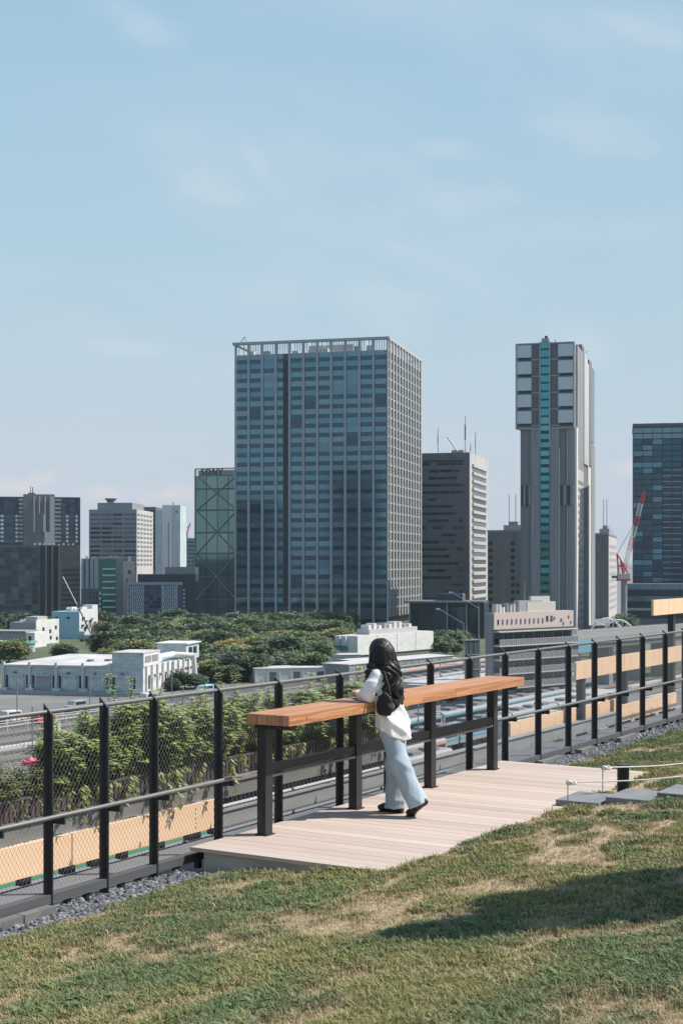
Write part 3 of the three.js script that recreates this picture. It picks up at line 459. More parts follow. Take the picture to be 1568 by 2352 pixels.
// what the tower's glass mirrors: towers standing left of and behind the viewpoint
for (const [x, z, w, h, l] of [[-395, 60, 46, 132, 'finned office tower mirrored in the left bays of the tall glass tower'], [-330, 150, 40, 118, 'finned office tower mirrored right of the dark slot in the glass tower'], [-470, -40, 60, 96, 'broad office block mirrored low in the tall glass tower'], [-270, 210, 52, 70, 'low office block mirrored near the corner of the glass tower']]) {
  const g = thing('office_block', l, 'building', 'buildings behind the viewpoint'); g.position.set(x, GY, z); g.rotation.y = -PHI; box(g, 'body', C.win, -w / 2, w / 2, 0, h, -w / 2, w / 2); for (let k = 0; k < 9; k++) box(g, 'fin', C.stoneD, -w / 2 + (k + 0.2) * w / 9, -w / 2 + (k + 0.6) * w / 9, 0, h - 3, -w / 2 - 0.8, -w / 2 - 0.01);
}
const font = await new FontLoader().loadAsync('fonts/droid/droid_sans_bold.typeface.json');
{ // ---- green glass block with cross bracing and a name sign ----
  const b = building('glass_office_block', 'green glass block with cross bracing left of the tall tower', 552, 800), w = -b.fx(448), top = b.y(1092), lv = b.y(1076);
  B(b, 'core', C.core, -w, 0, 0, top, -45, -0.5); const ys = [1420, 1378, 1325, 1272, 1224, 1172, 1123, 1092].map((p) => b.y(p)); const gl = [0, 1, 2].map((i) => mat(0.14 + 0.03 * i, 0.235 + 0.03 * i, 0.225 + 0.025 * i, 0.12, 0.75));
  for (let i = 0; i + 1 < ys.length; i++) { for (let k = 0; k < 4; k++) B(b, 'window_pane', gl[(i + k * 2 + Math.floor(R() * 2)) % 3], -w + 0.6 + k * (w - 1) / 4, -w + 0.2 + (k + 1) * (w - 1) / 4, Math.max(0, ys[i]) + 0.6, ys[i + 1] - 0.2, -0.5, -0.1); B(b, 'floor_band', C.greyD, -w, 0, Math.max(0, ys[i]) - 0.2, Math.max(0, ys[i]) + 0.55, -0.5, 0.15); }
  for (let i = 0; i < 3; i++) for (const s of [0, 1]) { const y0 = Math.max(0, ys[i * 2 + 1]), y1 = ys[Math.min(7, i * 2 + 3)]; rod(b.g, 'brace', C.stone, [-w + 1 + s * (w - 3), y0, 0.35], [-w + 1 + (1 - s) * (w - 3), y1, 0.35], 0.32); }
  B(b, 'corner_post', C.stone, -w - 0.2, -w + 0.5, 0, lv, -0.6, 0.3);
  { const l = []; for (let k = 0; k < 26; k++) l.push([-w + k * w / 26, -w + k * w / 26 + 0.25, top + 0.2, lv, -0.4, -0.2]); add(b.g, 'roof_louvre', boxesGeo(l), C.stone).userData.kind = 'stuff'; B(b, 'roof_rail', C.stone, -w, 0, lv, lv + 0.5, -0.5, 0); B(b, 'roof_screen', C.fin, -w + 0.5, 0, top, lv - 0.5, -8, -4); }
  const s = new TextGeometry('SONY', { font, size: 3.6, depth: 0.3, curveSegments: 3 }), t = add(b.g, 'sign_lettering', s, C.dark); t.position.set(b.fx(461), top + 0.4, 0.0);
}
{ // ---- banded grey office with sunlit right side ----
  const b = building('banded_office', 'grey office block with window strips and masts right of the tall tower', 1077, 800, { phi: 15 * Math.PI / 180 }), w = -b.fx(940), d = b.rx(1119.5), top = b.y(1039);
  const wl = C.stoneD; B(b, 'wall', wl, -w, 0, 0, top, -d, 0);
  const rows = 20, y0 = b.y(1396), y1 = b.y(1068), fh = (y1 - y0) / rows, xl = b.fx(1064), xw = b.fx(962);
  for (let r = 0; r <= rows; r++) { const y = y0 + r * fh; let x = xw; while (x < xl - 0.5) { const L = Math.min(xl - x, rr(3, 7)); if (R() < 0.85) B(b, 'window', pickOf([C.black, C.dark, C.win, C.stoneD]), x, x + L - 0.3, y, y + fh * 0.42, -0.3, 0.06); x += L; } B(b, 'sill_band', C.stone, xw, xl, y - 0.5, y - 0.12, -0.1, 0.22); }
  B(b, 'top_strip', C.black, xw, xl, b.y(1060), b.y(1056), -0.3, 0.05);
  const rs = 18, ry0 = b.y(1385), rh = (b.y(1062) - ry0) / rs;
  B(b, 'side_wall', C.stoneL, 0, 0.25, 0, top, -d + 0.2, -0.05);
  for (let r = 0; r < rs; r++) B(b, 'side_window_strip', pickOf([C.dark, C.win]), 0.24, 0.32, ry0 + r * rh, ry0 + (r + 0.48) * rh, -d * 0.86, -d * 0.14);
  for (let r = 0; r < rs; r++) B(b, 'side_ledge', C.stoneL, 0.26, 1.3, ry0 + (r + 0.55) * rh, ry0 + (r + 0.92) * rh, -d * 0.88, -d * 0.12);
  for (const [x, h, s] of [[1002, 14, 0.3], [1065, 21, 0.5], [1103, 15, 0.3], [1092, 7, 0.3]]) { const lx = Math.min(-1, b.fx(x)), zz = x > 1077 ? -b.rx(x) : -4; const m = rod(b.g, 'mast', C.greyD, [x > 1077 ? -3 : lx, top, zz], [x > 1077 ? -3 : lx, top + h, zz], 0.16); rod(b.g, 'mast_head', C.grey, [x > 1077 ? -3 : lx, top + h * 0.35, zz], [x > 1077 ? -3 : lx, top + h * 0.75, zz], s); }
  rod(b.g, 'roof_crane', C.metal, [b.fx(1046), top + 1, -6], [b.fx(1022), top + 9.5, -6], 0.4); B(b, 'plant_room', C.grey, -w * 0.4, -w * 0.2, top, top + 3, -d * 0.6, -d * 0.3);
}
{ // ---- cross shaped tower ----
  const b = building('panelled_tower', 'slim grey tower with boxed white panels on top and a teal glass strip', 1318, 630, { phi: 15.5 * Math.PI / 180 }), W = -b.fx(1185), top = b.y(787), bot = b.y(981), lw = -b.fx(1194);
  B(b, 'shaft', C.stone, -lw, 0.1, 0, bot - 0.01, -16, -0.8);
  const x = (p) => b.fx(p);
  for (const [a, c, z, m] of [[1194, 1219, -0.6, C.stoneD], [1219, 1241, 0.25, C.stone], [1262, 1284, 0.25, C.stone], [1284, 1300, -0.5, C.stoneD], [1304, 1318, -0.2, C.stone]]) B(b, 'pier', m, x(a), x(c) - 0.1, 0, bot - 0.2, -0.85, z);
  B(b, 'white_edge', C.finW, x(1301), x(1303), b.y(1452), bot - 1, -0.7, 0.1); B(b, 'white_edge', C.finW, x(1283), x(1285), 0, b.y(1029), -0.7, 0.45);
  B(b, 'head_block', C.stoneD, -W, 0, bot, top, -16, 0);
  for (let k = 0; k < 5; k++) {
    const y1 = b.y(787 + k * 38.2), y0 = b.y(787 + (k + 1) * 38.2);
    for (const [a, c] of [[1187, 1220], [1281, 1316]]) { const p = B(b, 'facade_panel', C.panel, x(a), x(c), y0 + 1.5, y1 - 0.35, 0.01, 0.5); B(b, 'vent_slot', C.black, x(a) + 0.8, x(c) - 0.2, y0 + 0.35, y0 + 1.4, 0.01, 0.2); }
    for (const [a, c] of [[1221, 1240], [1262, 1280]]) { B(b, 'recessed_panel', C.greyD, x(a), x(c), y0 + 0.7, y1 - 0.3, 0.01, 0.12); B(b, 'ledge', C.fin, x(a), x(c), y0 + 0.2, y0 + 0.6, 0.01, 0.5); }
  }
  for (const p of [1185, 1317]) B(b, 'frame', C.fin, x(p) - 0.3, x(p) + 0.35, bot - 0.3, top + 0.3, -0.3, 0.7); B(b, 'frame', C.fin, -W, 0, top, top + 0.5, -1, 0.6); B(b, 'frame', C.fin, -W, 0, bot - 0.5, bot - 0.02, -1, 0.6);
  const sy = b.y(1440), st = b.y(783); B(b, 'strip_back', C.stoneD, x(1240), x(1262), sy, st - 0.3, -0.8, 0.55);
  const nn = 34; for (let k = 0; k < nn; k++) { const y0 = sy + (st - sy) * k / nn, y1 = sy + (st - sy) * (k + 1) / nn; B(b, 'window_pane', k > 29 ? C.teal : pickOf([C.teal, C.teal2, C.teal]), x(1241.5), x(1260.5), y0 + 0.5 + (y1 - y0) * (k < 24 ? 0.28 : 0.1), y1, 0.5, 0.75); B(b, 'spandrel_panel', C.dark, x(1241.5), x(1260.5), y0, y0 + 0.5 + (y1 - y0) * (k < 24 ? 0.26 : 0.08), 0.5, 0.7); }
  for (const p of [1239.5, 1262]) B(b, 'strip_frame', C.fin, x(p) - 0.25, x(p) + 0.25, b.y(1025), st, 0.3, 1.1);
  B(b, 'lift_cap', C.grey, x(1243), x(1260), st - 0.2, st + 1.6, -6, 0.4); rod(b.g, 'mast', C.dark, [x(1252), st + 1.6, -2], [x(1252), st + 3, -2], 0.7); rod(b.g, 'mast', C.metal, [x(1273), top, -2], [x(1273), top + 2.2, -2], 0.2);
  for (const [a, c] of [[1195, 1218], [1284, 1317]]) for (let k = 0; k < 4; k++) B(b, 'service_screen', k % 2 ? C.stone : C.dark, lerp(x(a), x(c), k / 4) + 0.1, lerp(x(a), x(c), (k + 1) / 4) - 0.1, b.y(1160), b.y(1115), -0.5, 0.3 + 0.02 * k);
  // wings behind, stepping back to the right
  const s1 = b.rx(1336), s2 = b.rx(1347), s3 = b.rx(1353), s4 = b.rx(1362), s0 = b.rx(1322);
  B(b, 'corner_strip', C.white, -0.6, 0.9, 0, bot, -s0, -0.9);
  B(b, 'wing', C.stone, -12, 0.6, b.y(1090, 680), b.y(806, 655), -s1, -s0 - 0.1); B(b, 'wing_lower', C.stoneL, -12, 0.7, 0, b.y(1090, 680) - 0.1, -s1, -s0 - 0.1);
  for (let r = 0; r < 20; r++) { const y = b.y(1106 + r * 17.2, 650); for (let k = 0; k < 4; k++) B(b, 'small_window', r < 9 ? C.dark : C.grey, 0.69, 0.78, y - 1.6, y, -lerp(s0, s1, (k + 0.85) / 4.2), -lerp(s0, s1, (k + 0.25) / 4.2)); }
  for (let k = 0; k < 4; k++) B(b, 'white_slat', C.white, 0.0, 1.0, b.y(1074, 690), b.y(806 + k * 8, 670), -lerp(s1, s2, (k + 0.8) / 4), -lerp(s1, s2, (k + 0.1) / 4));
  B(b, 'wing', C.stoneD, -12, 0.3, 0, b.y(1074, 690) - 0.1, -s2, -s1 - 0.1); B(b, 'wing', C.stoneD, -12, -0.1, b.y(1074, 690), b.y(812, 690), -s2 - 0.05, -s1 - 0.1);
  B(b, 'rear_wing', C.stoneD, -12, 1.0, b.y(1074, 700), b.y(838, 700), -s3, -s2 - 0.1); B(b, 'rear_strip', C.white, -12, 0.6, 0, b.y(1074, 700) - 0.1, -s3, -s2 - 0.1); B(b, 'rear_wing', C.stone, -12, 0.8, 0, b.y(1020, 700), -s4, -s3 - 0.1); B(b, 'rear_screen', C.green, -10, 0.6, b.y(1015, 700), b.y(845, 700), -s4 + 1, -s3 - 1);
}
for (const [px, l, xl, xr, top, lab] of [[1204, 1120, 1119, 1207, 1222, 'plain grey office block with paired roof antennas left of the panelled tower'], [1396, 1355, 1352, 1415, 1229, 'plain grey office block with paired antennas right of the panelled tower']]) {
  const b = building('grey_office', lab, px, 770, { phi: 14 * Math.PI / 180, group: 'twin grey office blocks' }), w = -b.fx(xl), d = px < 1300 ? 26 : b.rx(xr), t = b.y(top), fh = 3.75;
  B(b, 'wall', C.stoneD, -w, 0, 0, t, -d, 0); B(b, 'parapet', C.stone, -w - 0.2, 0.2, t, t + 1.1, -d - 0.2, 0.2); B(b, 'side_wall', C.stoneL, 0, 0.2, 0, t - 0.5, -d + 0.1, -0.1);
  const n = Math.floor((t - 6) / fh); for (let r = 0; r < n; r++) { const y = t - 5 - r * fh; B(b, 'side_window_strip', C.grey, 0.19, 0.28, y - 1.6, y, -d * 0.9, -d * 0.1); if (px < 1300) { B(b, 'window', C.black, b.fx(1122), b.fx(1131), y - 2, y, -0.3, 0.08); B(b, 'window', C.black, b.fx(1172), b.fx(1181), y - 2, y, -0.3, 0.08); if (R() < 0.4) B(b, 'window', C.dark, b.fx(1184), b.fx(1192), y - 2, y, -0.3, 0.08); } else B(b, 'window', C.black, -w + 0.3, -w + 2.2, y - 2, y, -0.3, 0.08); }
  B(b, 'plant_room', C.grey, -w * 0.62, -w * 0.1, t + 1.1, t + 4, -d * 0.8, -d * 0.3); B(b, 'plant_room', C.stone, -w * 0.5, -w * 0.25, t + 4, t + 6, -d * 0.7, -d * 0.4);
  for (const s of [0.5, 0.32]) rod(b.g, 'antenna', C.metal, [-w * s, t + 4, -d * 0.5], [-w * s, t + 21, -d * 0.5], 0.2);
}
{ // ---- dark glass tower at the right edge ----
  const b = building('dark_glass_tower', 'dark teal glass tower cut by the right picture edge', 1700, 640, { phi: 11 * Math.PI / 180 }), w = -b.fx(1453), top = b.yf(976, -w), y0 = b.yf(1338, -w);
  B(b, 'core', C.core, -w, 0, 0, top - 0.5, -40, -0.5); B(b, 'parapet', C.greyD, -w - 0.2, 0.2, top - 0.5, top + 0.6, -40.2, -0.3);
  const cols = 11, rows = 27, cw = w / cols, rh = (top - 1.2 - y0) / rows; const gs = [C.glassD, C.win2, C.glassB, C.glassD, C.win];
  for (let i = 0; i < cols; i++) for (let r = 0; r < rows; r++) B(b, 'window_pane', r > 24 ? C.glassC : i === 3 || i === 4 ? (r < 20 ? pickOf([C.win2, C.win]) : C.glassD) : pickOf(gs), -w + i * cw + 0.12, -w + (i + 1) * cw - 0.1, y0 + r * rh + 0.15, y0 + (r + 1) * rh - 0.35, -0.5, -0.2);
  for (let r = 0; r < rows - 7; r++) for (let i = 3; i < 6; i++) B(b, 'louvre_bar', C.glassC, -w + i * cw + 0.3, -w + (i + 1) * cw - 0.3, y0 + r * rh + 1.2, y0 + r * rh + 1.6, -0.2, 0.15);
  const pb = building('podium_block', 'low banded podium at the foot of the dark glass tower', 1700, 600, { phi: 11 * Math.PI / 180 }), pw = -pb.fx(1436);
  const py = (p) => pb.yf(p, -pw); B(pb, 'wall', C.greyD, -pw, 0, 0, py(1341), -20, -0.5);
  for (const [a, c, m] of [[1341, 1354, C.glassC], [1354, 1369, C.dark], [1369, 1381, C.glassC], [1381, 1396, C.win], [1396, 1402, C.grey], [1402, 1420, C.dark], [1420, 1450, C.greyD]]) { let x = -pw; while (x < -1) { const L = rr(7, 16); B(pb, m === C.dark || m === C.win ? 'window' : 'facade_band', m, x, Math.min(0, x + L) - 0.15, Math.max(0, py(c)), py(a) - 0.06, -0.5, m === C.dark || m === C.win ? -0.3 : 0.1); x += L; } }
}
{ // ---- dark complex at the left edge ----
  const b = building('dark_twin_tower', 'dark glass tower with a pale stone middle at the left edge', 185, 900, { phi: -10.6 * Math.PI / 180 }), x = (p) => b.fx(p), y = (p) => b.y(p), w = -x(-90);
  B(b, 'glass_body', C.dark, -w, 0, 0, y(1142), -40, -1); B(b, 'stone_shaft', C.stoneD, x(54), x(126), 0, y(1136), -30, -0.2);
  const rows = 11; for (let r = 0; r < rows; r++) { const t = 1146 + r * 9.4; for (const [p, q, f] of [[44, 53, 1], [127, 141, 1], [2, 9, r > 3], [36, 42, r > 3], [152, 158, r > 3], [174, 179, r > 3], [-30, -22, r > 3]]) if (f) B(b, 'window', p > 126 && p < 130 || p === 44 ? C.grey : C.white, x(p), x(q), y(t + 5.5), y(t), -0.98, p === 44 || p === 127 ? -0.15 : -0.8); for (const [p, q] of [[-80, -34], [10, 34], [142, 151], [160, 172]]) B(b, 'window_pane', pickOf([C.glassD, C.win, C.win2]), x(p), x(q), y(t + 8.4), y(t), -0.98, -0.86); }
  for (const [p, q, a, c] of [[78, 81, 1141, 1222], [90, 92.5, 1141, 1180], [103, 106, 1141, 1222], [100, 103, 1181, 1222], [115, 126, 1141, 1222], [103, 126, 1222, 1252]]) B(b, 'stone_rib', C.finW, x(p), x(q), y(c), y(a), -0.18, 1.2 + 0.03 * R());
  rod(b.g, 'mast', C.greyD, [x(70), y(1136), -6], [x(70), y(1117), -6], 0.2); rod(b.g, 'mast', C.greyD, [x(75), y(1136), -6], [x(75), y(1119), -6], 0.3); B(b, 'plant_room', C.greyD, x(65), x(80), y(1136), y(1132), -12, -4);
  const c = building('dark_office_block', 'dark low block with vertical glass slots below the left edge tower', 185, 780, { phi: -10.6 * Math.PI / 180 }), cx = (p) => c.fx(p), cy = (p) => c.y(p), cw = -cx(-90), tp = cy(1252);
  const brn = withMap(mat(1, 1, 1, 0.6), grainTex([0.105, 0.10, 0.105], 0.35, 20, 26, 30)); B(c, 'wall', brn, -cw, 0, 0, tp, -30, 0);
  for (const [p, q] of [[93, 104], [108, 119], [122, 134]]) B(c, 'glass_slot', C.black, cx(p), cx(q), 0, tp - 0.6, -0.2, 0.15); for (const p of [105, 119.5, 135]) B(c, 'pier', C.stoneD, cx(p), cx(p + 3), 0, tp, -0.1, 0.7);
  for (let r = 0; r < 12; r++) for (let k = 0; k < 11; k++) { const a = -80 + k * 15.4; if (a + 14 > 92) continue; B(c, 'window_pane', pickOf([C.win, C.greyD, C.win2, C.dark, brn]), cx(a), cx(a + 14), tp - 1.4 - (r + 0.85) * 3.1, tp - 1.4 - r * 3.1, -0.1, 0.06); }
  for (let r = 0; r < 10; r++) B(c, 'window_strip', C.dark, cx(143), cx(182), tp - 14 - r * 2.7, tp - 13 - r * 2.7, -0.1, 0.05);
  for (let k = 0; k < 9; k++) B(c, 'roof_unit', C.white, cx(78 + k * 11), cx(83 + k * 11), tp, tp + rr(0.6, 1.6), -6, -3);
}
{ // ---- grey office with roof flare ----
  const b = building('grey_office_block', 'mid grey office block with a flared dish on its roof', 313.5, 1000, { phi: 5 * Math.PI / 180 }), x = b.fx, y = b.y, w = -x(205), d = b.rx(351), top = y(1170);
  B(b, 'wall', C.stone, -w, 0, 0, top, -Math.min(d, 90), 0); B(b, 'upper_block', C.stone, x(221), x(301), top, y(1154), -40, -4);
  for (let r = 0; r < 13; r++) for (const [p, q] of [[208, 231], [234, 257], [260, 282], [286, 312]]) B(b, 'window_strip', pickOf([C.greyD, C.win]), x(p), x(q), y(1180 + r * 10.4 + 4), y(1180 + r * 10.4), -0.2, 0.1);
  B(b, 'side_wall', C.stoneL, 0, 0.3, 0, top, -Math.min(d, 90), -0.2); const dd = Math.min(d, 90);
  for (let r = 0; r < 12; r++) for (let k = 0; k < 5; k++) B(b, 'side_window', C.greyD, 0.28, 0.4, y(1180 + r * 10.4 + 4.5), y(1180 + r * 10.4), -dd * (k + 0.85) / 5.3, -dd * (k + 0.2) / 5.3);
  const f = add(b.g, 'roof_dish', new THREE.CylinderGeometry(4.6, 2.2, 2.4, 16), C.greyD); f.position.set(x(245), y(1147), -12); B(b, 'dish_base', C.grey, x(238), x(252), y(1154), y(1150.5), -14, -10);
}
{ // ---- white tower ----
  const b = building('white_slab_tower', 'white slab tower with a dark left side behind the green office', 373, 1100, { phi: 3 * Math.PI / 180 }), x = b.fx, y = b.y;
  B(b, 'dark_wing', C.greyD, x(325), x(357), 0, y(1164), -30, -2); for (let r = 0; r < 14; r++) B(b, 'window_strip', C.win, x(327), x(356), y(1172 + r * 10 + 5), y(1172 + r * 10), -2, -1.8); B(b, 'pale_wing', C.mint, x(357), 0, 0, y(1172), -25, -0.5);
  B(b, 'white_wall', C.white, 0, x(396), 0, y(1160), -30, 0); B(b, 'pale_wall', C.mint, x(396) + 0.2, x(414), 0, y(1160.5), -30, -0.4); B(b, 'slot', C.dark, x(386.5), x(388), y(1310), y(1200), -0.1, 0.06); B(b, 'emblem', C.dark, x(404), x(408), y(1178), y(1174), -0.4, -0.3); rod(b.g, 'mast', C.greyD, [x(396), y(1160), -4], [x(396), y(1153), -4], 0.4);
  const f = building('blue_grey_block', 'small hazy blue grey block with a red crane on its roof', 452, 1500, { phi: 3 * Math.PI / 180 }), fx = f.fx, fy = f.y, bl = mat(0.12, 0.155, 0.20, 0.7); B(f, 'wall', bl, fx(415), 0, 0, fy(1236), -40, 0); for (let r = 0; r < 8; r++) B(f, 'window_strip', C.win2, fx(418), fx(448), fy(1243 + r * 9 + 4), fy(1243 + r * 9), -0.2, 0.2);
  const k = thing('tower_crane', 'small red crane on the hazy blue grey block', 'crane'); k.position.set((430 - CX) / F * 1510, GY + fy(1236), -1510); rod(k, 'mast', C.red, [0, 0, 0], [0, 6.5, 0], 1.0); rod(k, 'jib', C.red, [0, 6, 0], [3.4, 16, 0], 0.7); rod(k, 'counter_jib', C.red, [0, 6, 0], [-3.6, 8, 0], 0.7); rod(k, 'stay', C.red, [-3.4, 8, 0], [1.8, 13, 0], 0.25);
}
{ // ---- office with green glass ----
  const b = building('green_glass_office', 'office with a green glass bay and white balconies', 282, 720, { phi: -8.4 * Math.PI / 180 }), x = b.fx, y = b.y, top = y(1283);
  B(b, 'wall', C.stoneD, x(187), 0, 0, top, -22, -0.4); for (const [p, q] of [[187, 192.5], [197, 204], [208, 215], [217, 227]]) B(b, 'fin', C.fin, x(p), x(q), y(1352), top, -0.4, 0.4); B(b, 'lower_wall', C.greyD, x(187), x(227), 0, y(1353), -0.4, 0.3);
  for (let r = 0; r < 4; r++) for (const p of [205, 214, 221]) B(b, 'window', C.black, x(p), x(p + 4), y(1364 + r * 11), y(1359 + r * 11), 0.2, 0.36);
  B(b, 'glass_bay', C.green, x(228), x(267), 0, top - 0.6, -0.4, 0.1); for (let r = 0; r < 9; r++) B(b, 'balcony', C.white, x(236), x(266), y(1305 + r * 14.6 + 3.4), y(1305 + r * 14.6), 0.1, 1.6);
  for (let r = 0; r < 6; r++) B(b, 'white_window', C.white, x(228), x(232), y(1366 + r * 12), y(1359 + r * 12), 0.1, 0.35);
  B(b, 'grey_pier', C.stone, x(267), x(281), 0, top, -0.4, 0.3); B(b, 'side_wall', C.pink, 0, x(310), 0, y(1289), -22, 0.05); B(b, 'side_opening', C.dark, x(294), x(301), y(1318), y(1310), 0, 0.12); B(b, 'side_opening', C.dark, x(291), x(294), y(1370), y(1330), 0, 0.12);
  B(b, 'roof_tank', C.white, x(294), x(302), y(1289), y(1277), -8, -3); B(b, 'roof_parapet', C.pink, x(228), x(281), top, top + 0.8, -20, -0.2); for (const p of [196, 212, 250, 262]) B(b, 'roof_unit', C.white, x(p), x(p + 7), top, top + rr(0.8, 1.5), -8, -4);
}
{ // ---- navy office with patterned panels ----
  const b = building('navy_office', 'low navy office with two columns of pale woven panels', 449, 700, { phi: -5.5 * Math.PI / 180 }), x = b.fx, y = b.y;
  B(b, 'rear_wall', C.dark, x(420), 0, 0, y(1318), -20, -1.5); B(b, 'front_wall', C.navy, x(292), x(420), 0, y(1338), -20, 0); B(b, 'roof_block', C.dark, x(315), x(449), y(1338), y(1319), -22, -5); B(b, 'roof_box', C.stone, x(378), x(447), y(1319), y(1302), -20, -8); B(b, 'roof_box_side', C.cream, x(447), x(456), y(1335), y(1303), -20, -8);
  B(b, 'cornice', C.fin, x(292), x(420), y(1343), y(1337), 0, 0.5); for (const [p, q] of [[292, 296], [371, 375], [404, 408], [328, 331]]) B(b, 'frame', C.fin, x(p), x(q), 0, y(1343), 0, 0.4);
  for (const [p, n] of [[298, 6], [375, 6]]) for (let r = 0; r < 11; r++) for (let k = 0; k < n; k++) B(b, 'woven_panel', C.panel, x(p + k * 5 + (r % 2) * 1.6), x(p + k * 5 + 2.2 + (r % 2) * 1.6), y(1352 + r * 7.6), y(1345 + r * 7.6), 0, 0.25);
  for (let r = 0; r < 9; r++) for (let k = 0; k < 4; k++) B(b, 'window_pane', pickOf([C.navy, C.win, C.glassD]), x(333 + k * 9.5), x(341.5 + k * 9.5), y(1353 + r * 8.6), y(1346 + r * 8.6), 0, 0.12);
  for (let r = 0; r < 8; r++) B(b, 'white_window', C.panel, x(421), x(425), y(1358 + r * 9), y(1353 + r * 9), -1.5, -1.3);
}
{ // ---- small works buildings at the left ----
  const b = building('blue_works_building', 'pale blue works building with a white gable beside the trees', 181, 560, { phi: 20 * Math.PI / 180 }), x = b.fx, y = b.y, d = Math.min(26, b.rx(223));
  B(b, 'wall', C.blue, x(119), 0, 0, y(1405), -d, 0); B(b, 'gable_wall', C.white, 0, 0.4, 0, y(1400), -d, 0.05); B(b, 'stair_tower', C.white, -4, 0.35, y(1405), y(1391), -d, -d * 0.7); for (const p of [128, 154]) B(b, 'window', C.dark, x(p), x(p + 7), y(1422), y(1417), -0.1, 0.12);
  const q = rng(12); for (let i = 0; i < 16; i++) { const zz = -d * (0.1 + 0.8 * q()), yy = 3 + q() * (y(1405) - 4); B(b, 'pipe_box', q() < 0.5 ? C.dark : C.grey, 0.39, 1.1, yy, yy + 0.8, zz - 0.5, zz + 0.5); } for (let k = 0; k < 5; k++) B(b, 'roof_unit', C.white, x(140 + k * 8), x(145 + k * 8), y(1405), y(1405) + rr(0.8, 1.8), -8, -4);
  const c = building('grey_works_building', 'grey shed with a white end wall left of the pale blue building', 82, 520, { phi: 22 * Math.PI / 180 }), u = c.fx, v = c.y, dd = Math.min(24, c.rx(134));
  B(c, 'wall', C.grey, u(23), 0, 0, v(1430), -dd, 0); B(c, 'end_wall', C.white, 0, 0.4, 0, v(1424), -dd, 0.05); B(c, 'roof_box', C.stoneL, -5, 0.2, v(1430), v(1417), -dd * 0.5, -1); for (const [s, hh] of [[0.3, 1442], [0.6, 1448], [0.85, 1440], [0.62, 1463], [0.9, 1466]]) B(c, 'window', C.dark, 0.38, 0.5, v(hh + 8), v(hh), -dd * s - 0.7, -dd * s + 0.5); for (let k = 0; k < 6; k++) B(c, 'roof_unit', C.white, u(30 + k * 8), u(35 + k * 8), v(1430), v(1430) + rr(0.6, 1.3), -8, -4);
  const e = building('low_grey_shed', 'long low grey shed with a white porch at the left edge', 82, 500, { phi: 12 * Math.PI / 180 }); B(e, 'wall', C.grey, e.fx(-80), e.fx(60), 0, e.y(1453), -10, 0); B(e, 'porch', C.white, e.fx(61), e.fx(81), 0, e.y(1453), -10, 0.2); B(e, 'door', C.dark, e.fx(67), e.fx(73), 0, e.y(1461), 0.1, 0.3); B(e, 'roof', C.stone, e.fx(-82), e.fx(60), e.y(1453), e.y(1453) + 0.5, -10.4, 0.5);
  const g = building('teal_shed', 'small teal roofed shed at the left edge in front of the trees', 52, 470, { phi: 15 * Math.PI / 180 }); B(g, 'wall', C.mint, g.fx(-60), 0, 0, g.y(1480), -9, 0); const tl = mat(0.16, 0.42, 0.40, 0.7); B(g, 'roof', tl, g.fx(-62), 0.5, g.y(1480), g.y(1475), -9.5, 0.5); for (let k = 0; k < 7; k++) B(g, 'door', tl, g.fx(-50 + k * 14), g.fx(-42 + k * 14), 0.2, 3.2, 0, 0.12);
  const m = thing('mobile_crane', 'thin telescopic crane boom rising over the pale blue building', 'crane'); m.position.set((205 - CX) / F * 540, GY, -540); box(m, 'carrier', C.grey, -4, 4, 0.8, 2.6, -1.3, 1.3); box(m, 'cab', C.blue, -3.6, -1.6, 2.6, 4, -1.2, 1.2); for (const s of [-2.6, -0.6, 1.8, 3.2]) rod(m, 'wheel', C.black, [s, 0.6, -1.4], [s, 0.6, 1.4], 0.6); rod(m, 'boom', C.navy, [1, 2.5, 0], [-4.5, 14, 0], 0.26); rod(m, 'boom_tip', C.white, [-4.5, 14, 0], [-9.8, 24.5, 0], 0.16);
}
